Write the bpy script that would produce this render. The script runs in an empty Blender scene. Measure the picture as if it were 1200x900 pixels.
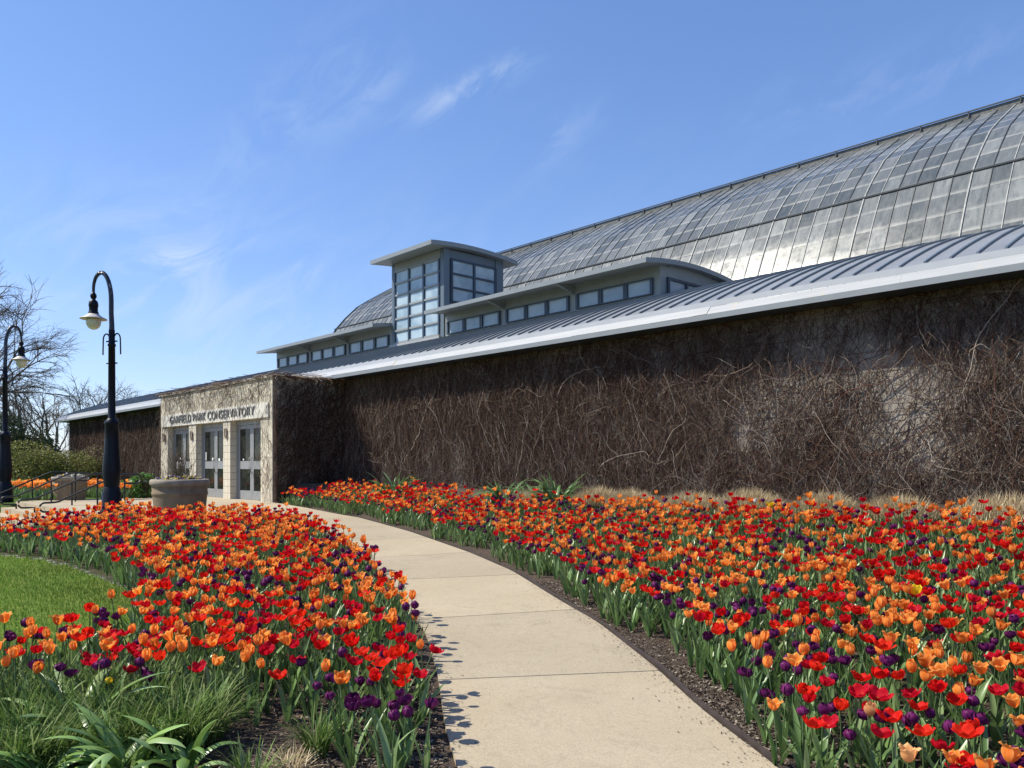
import bpy, math, random
import numpy as np
from mathutils import Vector, Matrix
C = bpy.context.scene.collection
random.seed(7)
RNG = np.random.default_rng(7)
SC = bpy.context.scene

# ------------------------------------------------------------------ camera
cam = bpy.data.cameras.new('camera'); camo = bpy.data.objects.new('camera', cam); C.objects.link(camo)
EYE = 1.6
camo.location = (0, 0, EYE); camo.rotation_euler = (math.radians(90), 0, 0)
cam.sensor_width = 36; cam.lens = 920/1200*36; cam.shift_y = 94/1200
cam.clip_start = 0.05; cam.clip_end = 3000
SC.camera = camo

# ------------------------------------------------------------------ world, sun, exposure
SUN_EL, SUN_AZ = math.radians(49), math.atan2(-.998, .06)     # azimuth clockwise from +Y
sun_dir = Vector((math.sin(SUN_AZ)*math.cos(SUN_EL), math.cos(SUN_AZ)*math.cos(SUN_EL), math.sin(SUN_EL)))
w = bpy.data.worlds.new('World'); SC.world = w; w.use_nodes = True
nt = w.node_tree; N = nt.nodes; L = nt.links; N.clear()
def nd(t, **k):
    n = N.new(t)
    for a, b in k.items(): setattr(n, a, b)
    return n
def math_n(op, a, b=None, c=None, clamp=False):
    n = nd('ShaderNodeMath', operation=op, use_clamp=clamp)
    for i, x in enumerate((a, b, c)):
        if x is None: continue
        if isinstance(x, (int, float)): n.inputs[i].default_value = x
        else: L.new(x, n.inputs[i])
    return n.outputs[0]
sky = nd('ShaderNodeTexSky', sky_type='NISHITA', sun_disc=False, sun_elevation=SUN_EL, sun_rotation=SUN_AZ % (2*math.pi),
         air_density=1.0, dust_density=0.25, ozone_density=1.9, altitude=200)
tc = nd('ShaderNodeTexCoord'); DIR = tc.outputs['Generated']
def dotn(v):
    n = nd('ShaderNodeVectorMath', operation='DOT_PRODUCT'); L.new(DIR, n.inputs[0]); n.inputs[1].default_value = v
    return n.outputs['Value']
def pix_dir(u, v):
    return Vector(((u-600)/920, 1, (544-v)/920)).normalized()
# wisps: soft elongated patches of cirrus placed by direction on the sky, broken up by noise
mapn = nd('ShaderNodeMapping'); mapn.inputs['Scale'].default_value = (1, 1, 1); mapn.inputs['Rotation'].default_value = (0, math.radians(32), 0)
L.new(DIR, mapn.inputs[0])
st = nd('ShaderNodeVectorMath', operation='MULTIPLY'); L.new(mapn.outputs[0], st.inputs[0]); st.inputs[1].default_value = (4, 6, 11)
noi = nd('ShaderNodeTexNoise'); noi.inputs['Scale'].default_value = 2.2; noi.inputs['Detail'].default_value = 9; noi.inputs['Roughness'].default_value = .62
noi.inputs['Distortion'].default_value = .8
L.new(st.outputs[0], noi.inputs['Vector'])
def nramp(src, lo, hi):
    n = nd('ShaderNodeMapRange', interpolation_type='SMOOTHSTEP'); L.new(src, n.inputs[0])
    n.inputs[1].default_value = lo; n.inputs[2].default_value = hi
    return n.outputs[0]
wn = nramp(noi.outputs[0], .40, .68)
total = None
for (u1, v1, u2, v2, wid, amp) in [(468,142,628,66,15,.42),(392,150,478,70,15,.22),(128,322,262,296,13,.55),(80,352,420,372,26,.12),
                                   (560,200,700,130,26,.20),(340,310,375,300,22,.28),(0,300,330,330,70,.22),(850,140,1200,60,26,.10),
                                   (1000,110,1200,30,22,.08),(230,230,460,20,40,.15)]:
    a = pix_dir(u1, v1); b = pix_dir(u2, v2); m = (a+b).normalized()
    t1 = (b-a); half = t1.length*.5; t1.normalize(); t2 = m.cross(t1).normalized()
    # component along and across, measured from the middle
    d1 = math_n('SUBTRACT', dotn(t1), m.dot(t1)); d2 = dotn(t2)
    e = math_n('ADD', math_n('POWER', math_n('ABSOLUTE', math_n('DIVIDE', d1, half*.85)), 2), math_n('POWER', math_n('ABSOLUTE', math_n('DIVIDE', d2, wid/1050)), 2))
    g = math_n('EXPONENT', math_n('MULTIPLY', e, -1))
    front = math_n('GREATER_THAN', dotn(m), 0)
    g = math_n('MULTIPLY', math_n('MULTIPLY', g, front), amp)
    total = g if total is None else math_n('ADD', total, g)
veil = math_n('MULTIPLY', math_n('MULTIPLY', nramp(noi.outputs[0], .3, .8), nramp(dotn((0, 0, 1)), .45, .03)), .24)
cl = math_n('ADD', math_n('MULTIPLY', total, wn), veil, clamp=True)
mix = nd('ShaderNodeMix', data_type='RGBA'); L.new(cl, mix.inputs[0])
hsv = nd('ShaderNodeHueSaturation'); hsv.inputs['Saturation'].default_value = 1.17; hsv.inputs['Value'].default_value = 1.12
L.new(sky.outputs[0], hsv.inputs['Color'])
tint = nd('ShaderNodeMix', data_type='RGBA', blend_type='MULTIPLY'); tint.inputs[0].default_value = 1; gam = nd('ShaderNodeGamma'); gam.inputs[1].default_value = .74; L.new(hsv.outputs[0], gam.inputs[0]); L.new(gam.outputs[0], tint.inputs[6]); tint.inputs[7].default_value = (1.19, 1.28, 1.63, 1)
L.new(tint.outputs[2], mix.inputs[6]); mix.inputs[7].default_value = (4.6, 5.3, 6.4, 1)
bg = nd('ShaderNodeBackground'); bg.inputs['Strength'].default_value = .12
L.new(mix.outputs[2], bg.inputs[0]); out = nd('ShaderNodeOutputWorld'); L.new(bg.outputs[0], out.inputs[0])

sl = bpy.data.lights.new('sun', 'SUN'); sl.energy = 4.9; sl.angle = math.radians(.53); sl.color = (1, .94, .80)
so = bpy.data.objects.new('sun', sl); C.objects.link(so); so.rotation_euler = sun_dir.to_track_quat('Z', 'Y').to_euler(); so.location = (-30, 2, 40)
VS = SC.view_settings
SC.display_settings.display_device = 'sRGB'; VS.view_transform = 'Standard'; VS.look = 'None'; VS.gamma = 1; VS.use_curve_mapping = False
VS.exposure = 0.42
SC.cycles.use_denoising = True
SC.cycles.max_bounces = 6; SC.cycles.transparent_max_bounces = 6
SC.cycles.caustics_reflective = False; SC.cycles.caustics_refractive = False

# ------------------------------------------------------------------ materials
MATS = {}
class MT:
    def __init__(s, name):
        s.m = bpy.data.materials.new(name); s.m.use_nodes = True; s.t = s.m.node_tree; s.n = s.t.nodes; s.l = s.t.links
        s.p = s.n['Principled BSDF']; MATS[name] = s.m
    def node(s, t, **k):
        n = s.n.new(t)
        for a, b in k.items(): setattr(n, a, b)
        return n
    def put(s, sock, x):
        if hasattr(x, 'is_output'): s.l.new(x, sock)
        else: sock.default_value = (*x, 1) if isinstance(x, tuple) and len(x) == 3 and sock.type == 'RGBA' else x
    def coord(s, kind='Object', scale=(1, 1, 1)):
        c = s.node('ShaderNodeTexCoord'); m = s.node('ShaderNodeMapping'); m.inputs['Scale'].default_value = scale
        s.l.new(c.outputs[kind], m.inputs[0]); return m.outputs[0]
    def noise(s, vec, scale, detail=6, rough=.55, dist=0):
        n = s.node('ShaderNodeTexNoise'); s.l.new(vec, n.inputs['Vector'])
        n.inputs['Scale'].default_value = scale; n.inputs['Detail'].default_value = detail; n.inputs['Roughness'].default_value = rough; n.inputs['Distortion'].default_value = dist
        return n.outputs[0]
    def ramp(s, f, stops):
        r = s.node('ShaderNodeValToRGB'); e = r.color_ramp.elements
        while len(e) < len(stops): e.new(.5)
        for q, (p, c) in zip(e, stops): q.position = p; q.color = (*c, 1) if len(c) == 3 else c
        s.l.new(f, r.inputs[0]); return r.outputs[0]
    def mixc(s, f, a, b, mode='MIX'):
        m = s.node('ShaderNodeMix', data_type='RGBA', blend_type=mode); s.put(m.inputs[0], f); s.put(m.inputs[6], a); s.put(m.inputs[7], b)
        return m.outputs[2]
    def math(s, op, a, b=0.0, clamp=False):
        m = s.node('ShaderNodeMath', operation=op, use_clamp=clamp); s.put(m.inputs[0], a); s.put(m.inputs[1], b); return m.outputs[0]
    def rng(s, f, a, b, c=0., d=1.):
        m = s.node('ShaderNodeMapRange'); s.put(m.inputs[0], f)
        for i, x in enumerate((a, b, c, d)): m.inputs[1+i].default_value = x
        return m.outputs[0]
    def attr(s, name='Col'):
        a = s.node('ShaderNodeAttribute'); a.attribute_name = name; return a
    def bump(s, h, strength=.3, dist=.02):
        b = s.node('ShaderNodeBump'); s.l.new(h, b.inputs['Height']); b.inputs['Strength'].default_value = strength; b.inputs['Distance'].default_value = dist
        s.l.new(b.outputs[0], s.p.inputs['Normal'])
    def base(s, c): s.put(s.p.inputs['Base Color'], c)
    def rough(s, r): s.put(s.p.inputs['Roughness'], r)

def simple(name, col, rough=.6, var=.12, scale=6, metal=0, bump=0, spec=.5, kind='Object'):
    m = MT(name); v = m.coord(kind); f = m.noise(v, scale)
    m.base(m.ramp(f, [(.3, tuple(max(0, c*(1-var)) for c in col)), (.7, tuple(min(1, c*(1+var)) for c in col))]))
    m.rough(rough); m.p.inputs['Metallic'].default_value = metal; m.p.inputs['Specular IOR Level'].default_value = spec
    if bump: m.bump(m.noise(v, scale*5), bump, .01)
    return m.m

# concrete of the path: fine exposed aggregate, cream
def concrete(name, a, b, c):
    m = MT(name); v = m.coord()
    big = m.noise(v, .9, 5, .6); fine = m.noise(v, 78, 5, .8); mid = m.noise(v, 14, 6, .65)
    col = m.mixc(m.rng(big, .35, .7), a, b)
    col = m.mixc(m.rng(mid, .5, .75, 0, .6), col, c); sp2 = m.noise(v, 48, 4, .7); col = m.mixc(m.rng(sp2, .60, .72, 0, .55), col, (.55, .49, .385))
    col = m.mixc(m.math('MULTIPLY', m.rng(fine, .46, .72), .85), col, tuple(x*.58 for x in a))
    st = m.noise(v, 1.7, 10, .78, .9)
    col = m.mixc(m.rng(st, .54, .72, 0, .5), col, tuple(x*.45 for x in a))
    at = m.attr('Col'); sep = m.node('ShaderNodeSeparateColor'); m.l.new(at.outputs['Color'], sep.inputs[0])
    col = m.mixc(1.0, col, m.ramp(sep.outputs[0], [(0, (.84, .84, .85)), (1, (1.06, 1.05, 1.03))]), 'MULTIPLY')
    m.base(col); m.rough(.9); m.p.inputs['Specular IOR Level'].default_value = .2
    m.bump(m.noise(v, 190, 3), .5, .004)
    return m.m
concrete('concrete', (.45, .375, .26), (.505, .425, .305), (.385, .32, .228))
simple('joint_dirt', (.09, .07, .05), .95)

# mulch: dark shredded bark
m = MT('mulch'); v = m.coord(); c1 = m.noise(v, 30, 6, .7); c2 = m.noise(v, 110, 4, .7)
m.base(m.mixc(m.rng(c2, .5, .72), m.ramp(c1, [(.3, (.035, .024, .018)), (.55, (.085, .06, .045)), (.75, (.16, .125, .095))]), (.24, .20, .155)))
m.rough(.95); m.p.inputs['Specular IOR Level'].default_value = .15; m.bump(c1, .9, .04)
m = MT('mulch_chip'); a = m.attr(); m.base(a.outputs['Color']); m.rough(.95); m.p.inputs['Specular IOR Level'].default_value = .2
m = MT('soil_grass'); v = m.coord(); c1 = m.noise(v, 7, 6, .7); c2 = m.noise(v, .6, 4)
m.base(m.mixc(m.rng(c2, .35, .65), m.ramp(c1, [(.3, (.035, .06, .012)), (.7, (.085, .125, .025))]), (.06, .095, .02))); m.rough(.95)
m.p.inputs['Specular IOR Level'].default_value = .1
m = MT('lawn'); v = m.coord(); c1 = m.noise(v, 60, 4, .7); c2 = m.noise(v, 2.2, 4)
m.base(m.mixc(m.rng(c2, .35, .65), m.ramp(c1, [(.3, (.09, .14, .022)), (.7, (.16, .22, .04))]), (.16, .195, .04))); m.rough(.95)
m.p.inputs['Specular IOR Level'].default_value = .1

def leafy(name, trans=.35, rough=.5, spec=.4, col=None, veins=False):
    """thin plant matter: colour from the Col attribute, some light passes through"""
    m = MT(name); a = m.attr()
    c = a.outputs['Color']
    if veins:
        g = m.noise(m.coord('Object', (1, 1, 1)), 90, 3); c = m.mixc(m.rng(g, .4, .7, 0, .25), c, (.35, .42, .28))
    m.base(c); m.rough(rough); m.p.inputs['Specular IOR Level'].default_value = spec
    tr = m.node('ShaderNodeBsdfTranslucent'); m.l.new(a.outputs['Color'], tr.inputs[0])
    mx = m.node('ShaderNodeMixShader'); mx.inputs[0].default_value = trans
    m.l.new(m.p.outputs[0], mx.inputs[1]); m.l.new(tr.outputs[0], mx.inputs[2])
    m.l.new(mx.outputs[0], m.n['Material Output'].inputs[0])
    return m.m
leafy('grass_blade', .35, .6, .14); leafy('tulip_leaf', .25, .36, .6); leafy('strap_leaf', .22, .33, .65); leafy('dry_grass', .25, .8, .1)
leafy('shrub_leaf', .3, .6, .2); leafy('small_flower', .35, .6, .2)

def petal(name, c_base, c_mid, c_edge, trans=.4, rough=.45, sheen=0):
    """Col = (t along the petal, |s| across it, random per flower)"""
    m = MT(name); a = m.attr(); s = m.node('ShaderNodeSeparateColor'); m.l.new(a.outputs['Color'], s.inputs[0])
    t, sx, r = s.outputs
    c = m.mixc(m.rng(t, .04, .20), c_base, c_mid)
    st = m.noise(m.coord('Object', (1, 1, .25)), 260, 3, .6)
    e = m.math('MULTIPLY', m.math('POWER', sx, 1.8), m.rng(st, .25, .7), True)
    c = m.mixc(e, c, c_edge)
    c = m.mixc(m.math('MULTIPLY', m.rng(r, .25, 1), m.rng(t, .1, .9, .04, .26)), c, c_edge)
    vn = m.noise(m.coord('Object', (1, 1, .12)), 420, 2, .5); c = m.mixc(m.rng(vn, .5, .7, 0, .28), c, tuple(x*.55 for x in c_mid))
    h = m.node('ShaderNodeHueSaturation'); m.l.new(c, h.inputs['Color'])
    m.l.new(m.rng(r, 0, 1, .493, .505), h.inputs['Hue']); m.l.new(m.rng(r, 0, 1, .78, 1.12), h.inputs['Value'])
    c = h.outputs[0]
    m.base(c); m.rough(rough+.1); m.p.inputs['Specular IOR Level'].default_value = .12
    tr = m.node('ShaderNodeBsdfTranslucent'); m.l.new(c, tr.inputs[0])
    mx = m.node('ShaderNodeMixShader'); mx.inputs[0].default_value = trans
    m.l.new(m.p.outputs[0], mx.inputs[1]); m.l.new(tr.outputs[0], mx.inputs[2]); m.l.new(mx.outputs[0], m.n['Material Output'].inputs[0])
    return m.m
petal('petal_orange', (.85, .48, .07), (.97, .285, .03), (.98, .60, .22), .53)
petal('petal_red', (.80, .50, .10), (.74, .010, .009), (.82, .022, .016), .46)
petal('petal_purple', (.16, .05, .12), (.125, .010, .085), (.22, .04, .17), .25, .3)
petal('petal_yellow', (.8, .55, .03), (.86, .62, .02), (.9, .7, .06), .4)
petal('petal_peach', (.8, .5, .2), (.85, .42, .16), (.9, .6, .32), .4)
petal('petal_white', (.6, .65, .3), (.8, .8, .7), (.85, .85, .78), .4)

# building
m = MT('stone_wall'); v0 = m.coord()
sp = m.node('ShaderNodeSeparateXYZ'); m.l.new(v0, sp.inputs[0]); cb = m.node('ShaderNodeCombineXYZ')
m.l.new(m.math('ADD', sp.outputs[0], sp.outputs[1]), cb.inputs[0]); m.l.new(sp.outputs[2], cb.inputs[1])
br = m.node('ShaderNodeTexBrick'); m.l.new(cb.outputs[0], br.inputs['Vector']); br.inputs['Scale'].default_value = 1
br.inputs['Color1'].default_value = (.39, .355, .305, 1); br.inputs['Color2'].default_value = (.335, .305, .26, 1); br.inputs['Mortar'].default_value = (.21, .185, .155, 1)
br.inputs['Mortar Size'].default_value = .012; br.inputs['Brick Width'].default_value = .8; br.inputs['Row Height'].default_value = .3
n1 = m.noise(v0, 1.3, 6, .65); n2 = m.noise(v0, 24, 5, .7)
c = m.mixc(m.rng(n1, .45, .75, 0, .6), br.outputs[0], (.20, .175, .145)); c = m.mixc(m.rng(n2, .5, .75, 0, .5), c, (.50, .46, .39)); n3 = m.noise(v0, 3.4, 7, .7, .5); c = m.mixc(m.rng(n3, .48, .62, 0, .6), c, (.17, .145, .125))
m.base(c); m.rough(.95); m.bump(n2, .4, .02)
m = MT('stone_block'); v0 = m.coord()
sp = m.node('ShaderNodeSeparateXYZ'); m.l.new(v0, sp.inputs[0]); cb = m.node('ShaderNodeCombineXYZ')
m.l.new(m.math('ADD', sp.outputs[0], sp.outputs[1]), cb.inputs[0]); m.l.new(sp.outputs[2], cb.inputs[1])
br = m.node('ShaderNodeTexBrick'); m.l.new(cb.outputs[0], br.inputs['Vector']); br.inputs['Scale'].default_value = 1; br.offset = 0
br.inputs['Color1'].default_value = (.64, .585, .47, 1); br.inputs['Color2'].default_value = (.58, .525, .42, 1); br.inputs['Mortar'].default_value = (.30, .27, .22, 1)
br.inputs['Mortar Size'].default_value = .008; br.inputs['Brick Width'].default_value = .2; br.inputs['Row Height'].default_value = .2
n2 = m.noise(v0, 9, 6, .7)
m.base(m.mixc(m.rng(n2, .5, .8, 0, .5), br.outputs[0], (.40, .36, .29))); m.rough(.9); m.bump(n2, .2, .01)
simple('limestone', (.66, .63, .56), .85, .15, 5, bump=.2)
simple('entrance_stone', (.60, .545, .43), .9, .22, 5, bump=.3)
simple('letter_metal', (.19, .185, .175), .5, .1, 8, metal=.3)
simple('door_paint', (.26, .27, .275), .45, .06, 4)
simple('grey_paint', (.27, .285, .29), .42, .06, 4)
simple('steel_blue_paint', (.12, .155, .19), .4, .06, 4)
simple('fascia_grey', (.23, .25, .265), .4, .06, 3)
simple('soffit_grey', (.60, .59, .55), .7, .05, 3)
simple('mullion_dark', (.035, .055, .085), .35, .1, 5)
m = MT('metal_roofing'); v = m.coord(); f = m.noise(v, 1.2, 5); g = m.noise(v, 22, 4)
m.base(m.mixc(m.rng(g, .4, .7, 0, .3), m.ramp(f, [(.35, (.25, .256, .258)), (.65, (.31, .316, .318))]), (.365, .37, .37))); m.rough(.38)
m.p.inputs['Metallic'].default_value = .25
m = MT('white_flashing'); v = m.coord('Object', (.35, 6, 6)); f = m.noise(v, 3.0, 6, .7); g = m.noise(m.coord('Object', (3, .7, .7)), 1.6, 7, .75)
c = m.ramp(f, [(.3, (.32, .33, .335)), (.7, (.41, .415, .415))]); c = m.mixc(m.rng(g, .57, .68, 0, .7), c, (.46, .36, .22)); m.base(c); m.rough(.4)
m = MT('vault_glass')                      # old panes: dusty, streaked, shaded inside; Col = (random per pane, dirt, row phase)
a = m.attr(); s = m.node('ShaderNodeSeparateColor'); m.l.new(a.outputs['Color'], s.inputs[0]); r, d, ph = s.outputs
v = m.coord(); n1 = m.noise(m.coord('Object', (5, 1.2, 1.2)), 1.6, 6, .7); n2 = m.noise(v, 5, 5, .7)
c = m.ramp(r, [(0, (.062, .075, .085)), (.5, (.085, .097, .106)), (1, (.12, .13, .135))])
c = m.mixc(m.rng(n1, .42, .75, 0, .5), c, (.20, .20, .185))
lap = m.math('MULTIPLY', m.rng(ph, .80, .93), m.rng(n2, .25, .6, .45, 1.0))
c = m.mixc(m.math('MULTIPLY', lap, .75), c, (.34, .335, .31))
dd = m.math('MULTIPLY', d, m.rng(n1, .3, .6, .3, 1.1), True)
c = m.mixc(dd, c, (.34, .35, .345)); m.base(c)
m.rough(m.rng(n2, .3, .7, .14, .32)); m.p.inputs['Specular IOR Level'].default_value = .20
simple('vault_rib', (.30, .30, .285), .55, .3, 9)
simple('vault_rail', (.035, .04, .045), .5, .2, 5)
simple('ridge_grey', (.13, .13, .127), .85, .4, 12)
m = MT('window_glass'); v = m.coord(); f = m.noise(v, 2.2, 4, .5, .4)
m.base(m.ramp(f, [(.35, (.27, .34, .39)), (.65, (.38, .45, .49))])); m.rough(.07); m.p.inputs['Specular IOR Level'].default_value = .7
m = MT('tower_glass'); v = m.coord(); f = m.noise(v, 1.5, 4, .5, .6)
m.base(m.ramp(f, [(.38, (.26, .36, .43)), (.62, (.42, .52, .58))])); m.rough(.05); m.p.inputs['Specular IOR Level'].default_value = .7
m = MT('door_glass'); v = m.coord(); f = m.noise(v, 3, 5, .6, .5)
m.base(m.ramp(f, [(.4, (.012, .014, .013)), (.66, (.04, .045, .036))])); m.rough(.08); m.p.inputs['Specular IOR Level'].default_value = .10
simple('paper_white', (.75, .75, .72), .8, .05)
simple('dark_inside', (.01, .01, .01), 1)
m = MT('vine_stem'); a = m.attr(); m.base(a.outputs['Color']); m.rough(.9); m.p.inputs['Specular IOR Level'].default_value = .2
simple('lamp_blue_black', (.0045, .006, .013), .42, .3, 10, spec=.2)
m = MT('worn_lamp_paint'); v = m.coord(); f = m.noise(m.coord('Object', (14, 14, 2.2)), 1.5, 4, .6)
m.base(m.mixc(m.rng(f, .62, .68), (.012, .016, .035), (.42, .40, .38))); m.rough(.4)
simple('shade_enamel', (.50, .46, .42), .5, .2, 9)
m = MT('globe_glass'); m.base((.66, .62, .47)); m.rough(.25); m.p.inputs['Subsurface Weight'].default_value = .3
simple('black_iron', (.012, .012, .013), .45, .2, 8)
simple('planter_stone', (.21, .155, .098), .85, .2, 7, bump=.25)
simple('planter_rim', (.27, .225, .175), .85, .2, 7, bump=.25)
simple('bark_grey', (.13, .105, .085), .95, .3, 9)
simple('edging_brown', (.045, .032, .026), .7, .3, 12)

# ------------------------------------------------------------------ mesh building
class MB:
    """collects quads and triangles, then links them as ONE mesh object"""
    def __init__(s): s.v = []; s.f = []; s.mi = []; s.c = []; s.n = 0; s.sm = []
    def add(s, verts, faces, mi=0, col=None, smooth=False):
        verts = np.asarray(verts, float).reshape(-1, 3); faces = np.asarray(faces, int)
        s.v.append(verts)
        c = np.ones((len(verts), 3))*.5 if col is None else np.broadcast_to(np.asarray(col, float), (len(verts), 3))
        s.c.append(c); s.f.append(faces + s.n)
        s.mi.append(np.broadcast_to(np.asarray(mi), (len(faces),))); s.sm.append(np.full(len(faces), smooth)); s.n += len(verts)
    def box(s, lo, hi, mi=0, fn=None, col=None):
        (x0, y0, z0), (x1, y1, z1) = lo, hi
        v = np.array([(x0,y0,z0),(x1,y0,z0),(x1,y1,z0),(x0,y1,z0),(x0,y0,z1),(x1,y0,z1),(x1,y1,z1),(x0,y1,z1)], float)
        if fn is not None: v = fn(v)
        s.add(v, [(0,3,2,1),(4,5,6,7),(0,1,5,4),(1,2,6,5),(2,3,7,6),(3,0,4,7)], mi, col)
    def tube(s, pts, rad, sides=6, mi=0, col=None, smooth=True, caps=True):
        p = np.asarray(pts, float); k = len(p); rad = np.broadcast_to(np.asarray(rad, float), (k,))
        t = np.gradient(p, axis=0); t /= np.linalg.norm(t, axis=1)[:, None] + 1e-9
        up = np.array((0, 0, 1.)) if abs(t[:, 2]).mean() < .8 else np.array((1., 0, 0))
        n1 = np.cross(t, up); n1 /= np.linalg.norm(n1, axis=1)[:, None] + 1e-9; n2 = np.cross(t, n1)
        an = np.linspace(0, 2*np.pi, sides, endpoint=False)
        ring = p[:, None] + rad[:, None, None]*(np.cos(an)[None, :, None]*n1[:, None] + np.sin(an)[None, :, None]*n2[:, None])
        i, j = np.meshgrid(np.arange(k-1), np.arange(sides), indexing='ij'); jn = (j+1) % sides
        q = np.stack([i*sides+j, i*sides+jn, (i+1)*sides+jn, (i+1)*sides+j], -1).reshape(-1, 4)
        s.add(ring.reshape(-1, 3), q, mi, col, smooth)
        if caps:
            for e, r in ((0, 0), (k-1, k-1)):
                b = np.vstack([ring[e], p[e][None]])
                s.add(b, [(a, (a+1) % sides, sides) for a in range(sides)] if e else [((a+1) % sides, a, sides) for a in range(sides)], mi, col, False)
    def lathe(s, prof, sides=24, at=(0, 0, 0), mi=0, col=None, smooth=True):
        pr = np.asarray(prof, float); an = np.linspace(0, 2*np.pi, sides, endpoint=False)
        r = np.stack([pr[:, 0, None]*np.cos(an), pr[:, 0, None]*np.sin(an), np.repeat(pr[:, 1, None], sides, 1)], -1) + np.asarray(at)
        k = len(pr); i, j = np.meshgrid(np.arange(k-1), np.arange(sides), indexing='ij'); jn = (j+1) % sides
        s.add(r.reshape(-1, 3), np.stack([i*sides+j, i*sides+jn, (i+1)*sides+jn, (i+1)*sides+j], -1).reshape(-1, 4), mi, col, smooth)
    def sheet(s, grid, mi=0, col=None, smooth=False, flip=False):
        g = np.asarray(grid, float); a, b = g.shape[:2]
        i, j = np.meshgrid(np.arange(a-1), np.arange(b-1), indexing='ij')
        q = np.stack([i*b+j, (i+1)*b+j, (i+1)*b+j+1, i*b+j+1], -1).reshape(-1, 4)
        if flip: q = q[:, ::-1]
        s.add(g.reshape(-1, 3), q, mi, col, smooth)
    def build(s, name, mats, parent=None, loc=None):
        me = bpy.data.meshes.new(name)
        V = np.vstack(s.v).astype(np.float32); Cc = np.vstack(s.c).astype(np.float32)
        if loc is not None: V = V - np.asarray(loc, np.float32)
        sizes = np.concatenate([np.full(len(f), f.shape[1], np.int32) for f in s.f]); loops = np.concatenate([f.ravel() for f in s.f]).astype(np.int32)
        me.vertices.add(len(V)); me.vertices.foreach_set('co', V.ravel())
        me.loops.add(len(loops)); me.loops.foreach_set('vertex_index', loops)
        me.polygons.add(len(sizes)); st = np.zeros(len(sizes), np.int32); st[1:] = np.cumsum(sizes)[:-1]
        me.polygons.foreach_set('loop_start', st)
        me.polygons.foreach_set('material_index', np.concatenate(s.mi).astype(np.int32))
        me.update(calc_edges=True)
        me.polygons.foreach_set('use_smooth', np.concatenate(s.sm))
        ca = me.color_attributes.new('Col', 'FLOAT_COLOR', 'POINT')
        ca.data.foreach_set('color', np.hstack([Cc, np.ones((len(Cc), 1), np.float32)]).ravel())
        for x in ([mats] if isinstance(mats, str) else mats): me.materials.append(MATS[x])
        o = bpy.data.objects.new(name, me); C.objects.link(o)
        if parent is not None: o.parent = parent
        if loc is not None: o.location = loc
        return o
def tag(o, label=None, cat=None, group=None, kind=None):
    for k, x in (('label', label), ('category', cat), ('group', group), ('kind', kind)):
        if x: o[k] = x
    return o
def empty(name, loc, rz=0):
    o = bpy.data.objects.new(name, None); C.objects.link(o); o.location = loc; o.rotation_euler = (0, 0, rz); o.empty_display_size = .1
    return o
def copy_tree(o, parent=None):
    c = o.copy(); C.objects.link(c); c.parent = parent
    for ch in o.children: copy_tree(ch, c)
    return c

# ------------------------------------------------------------------ the lie of the land (shared by everything that stands on it)
ALPHA = math.atan(845/920); SA, CA = math.sin(ALPHA), math.cos(ALPHA)
def W(a, b):   # facade coordinates (a along the building, b into it) -> world x, y
    return -SA*a + CA*b, CA*a + SA*b
def AB(x, y): return -SA*x + CA*y, CA*x + SA*y
REDGE = np.array([(1.75,-6),(1.72,-2),(1.62,1),(1.47,2.6),(1.28,3.87),(1.136,4.54),(1.0,5.575),(.755,6.94),(.508,7.79),(0,9.75),(-.62,11.41),(-1.846,14.15),(-3.31,16.9),(-5.37,19.37),(-6.30,20.75)])
def dense(p, n=400):
    p = np.asarray(p, float)
    d = np.concatenate([[0], np.cumsum(np.linalg.norm(np.diff(p, axis=0), axis=1))]); s = np.linspace(0, d[-1], n)
    q = np.stack([np.interp(s, d, p[:, 0]), np.interp(s, d, p[:, 1])], 1)
    for _ in range(12):
        q[1:-1] = .25*q[:-2] + .5*q[1:-1] + .25*q[2:]
    return q
RE = dense(REDGE); tt = np.gradient(RE, axis=0); tt /= np.linalg.norm(tt, axis=1)[:, None]
LE = RE + np.stack([-tt[:, 1], tt[:, 0]], 1)*1.52
def fR(y): return np.interp(y, RE[:, 1], RE[:, 0])
def fL(y): return np.interp(y, LE[:, 1], LE[:, 0])
def sst(x, a, b):
    t = np.clip((x-a)/(b-a), 0, 1); return t*t*(3-2*t)
def dist_line(x, y, line):
    x = np.atleast_1d(np.asarray(x, float)); y = np.atleast_1d(np.asarray(y, float)); sh = x.shape
    p = np.stack([x.ravel(), y.ravel()], 1); out = np.empty(len(p)); ln = line[::3]
    for i in range(0, len(p), 20000):
        out[i:i+20000] = np.sqrt(((p[i:i+20000, None] - ln[None])**2).sum(-1)).min(1)
    return out.reshape(sh)
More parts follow.
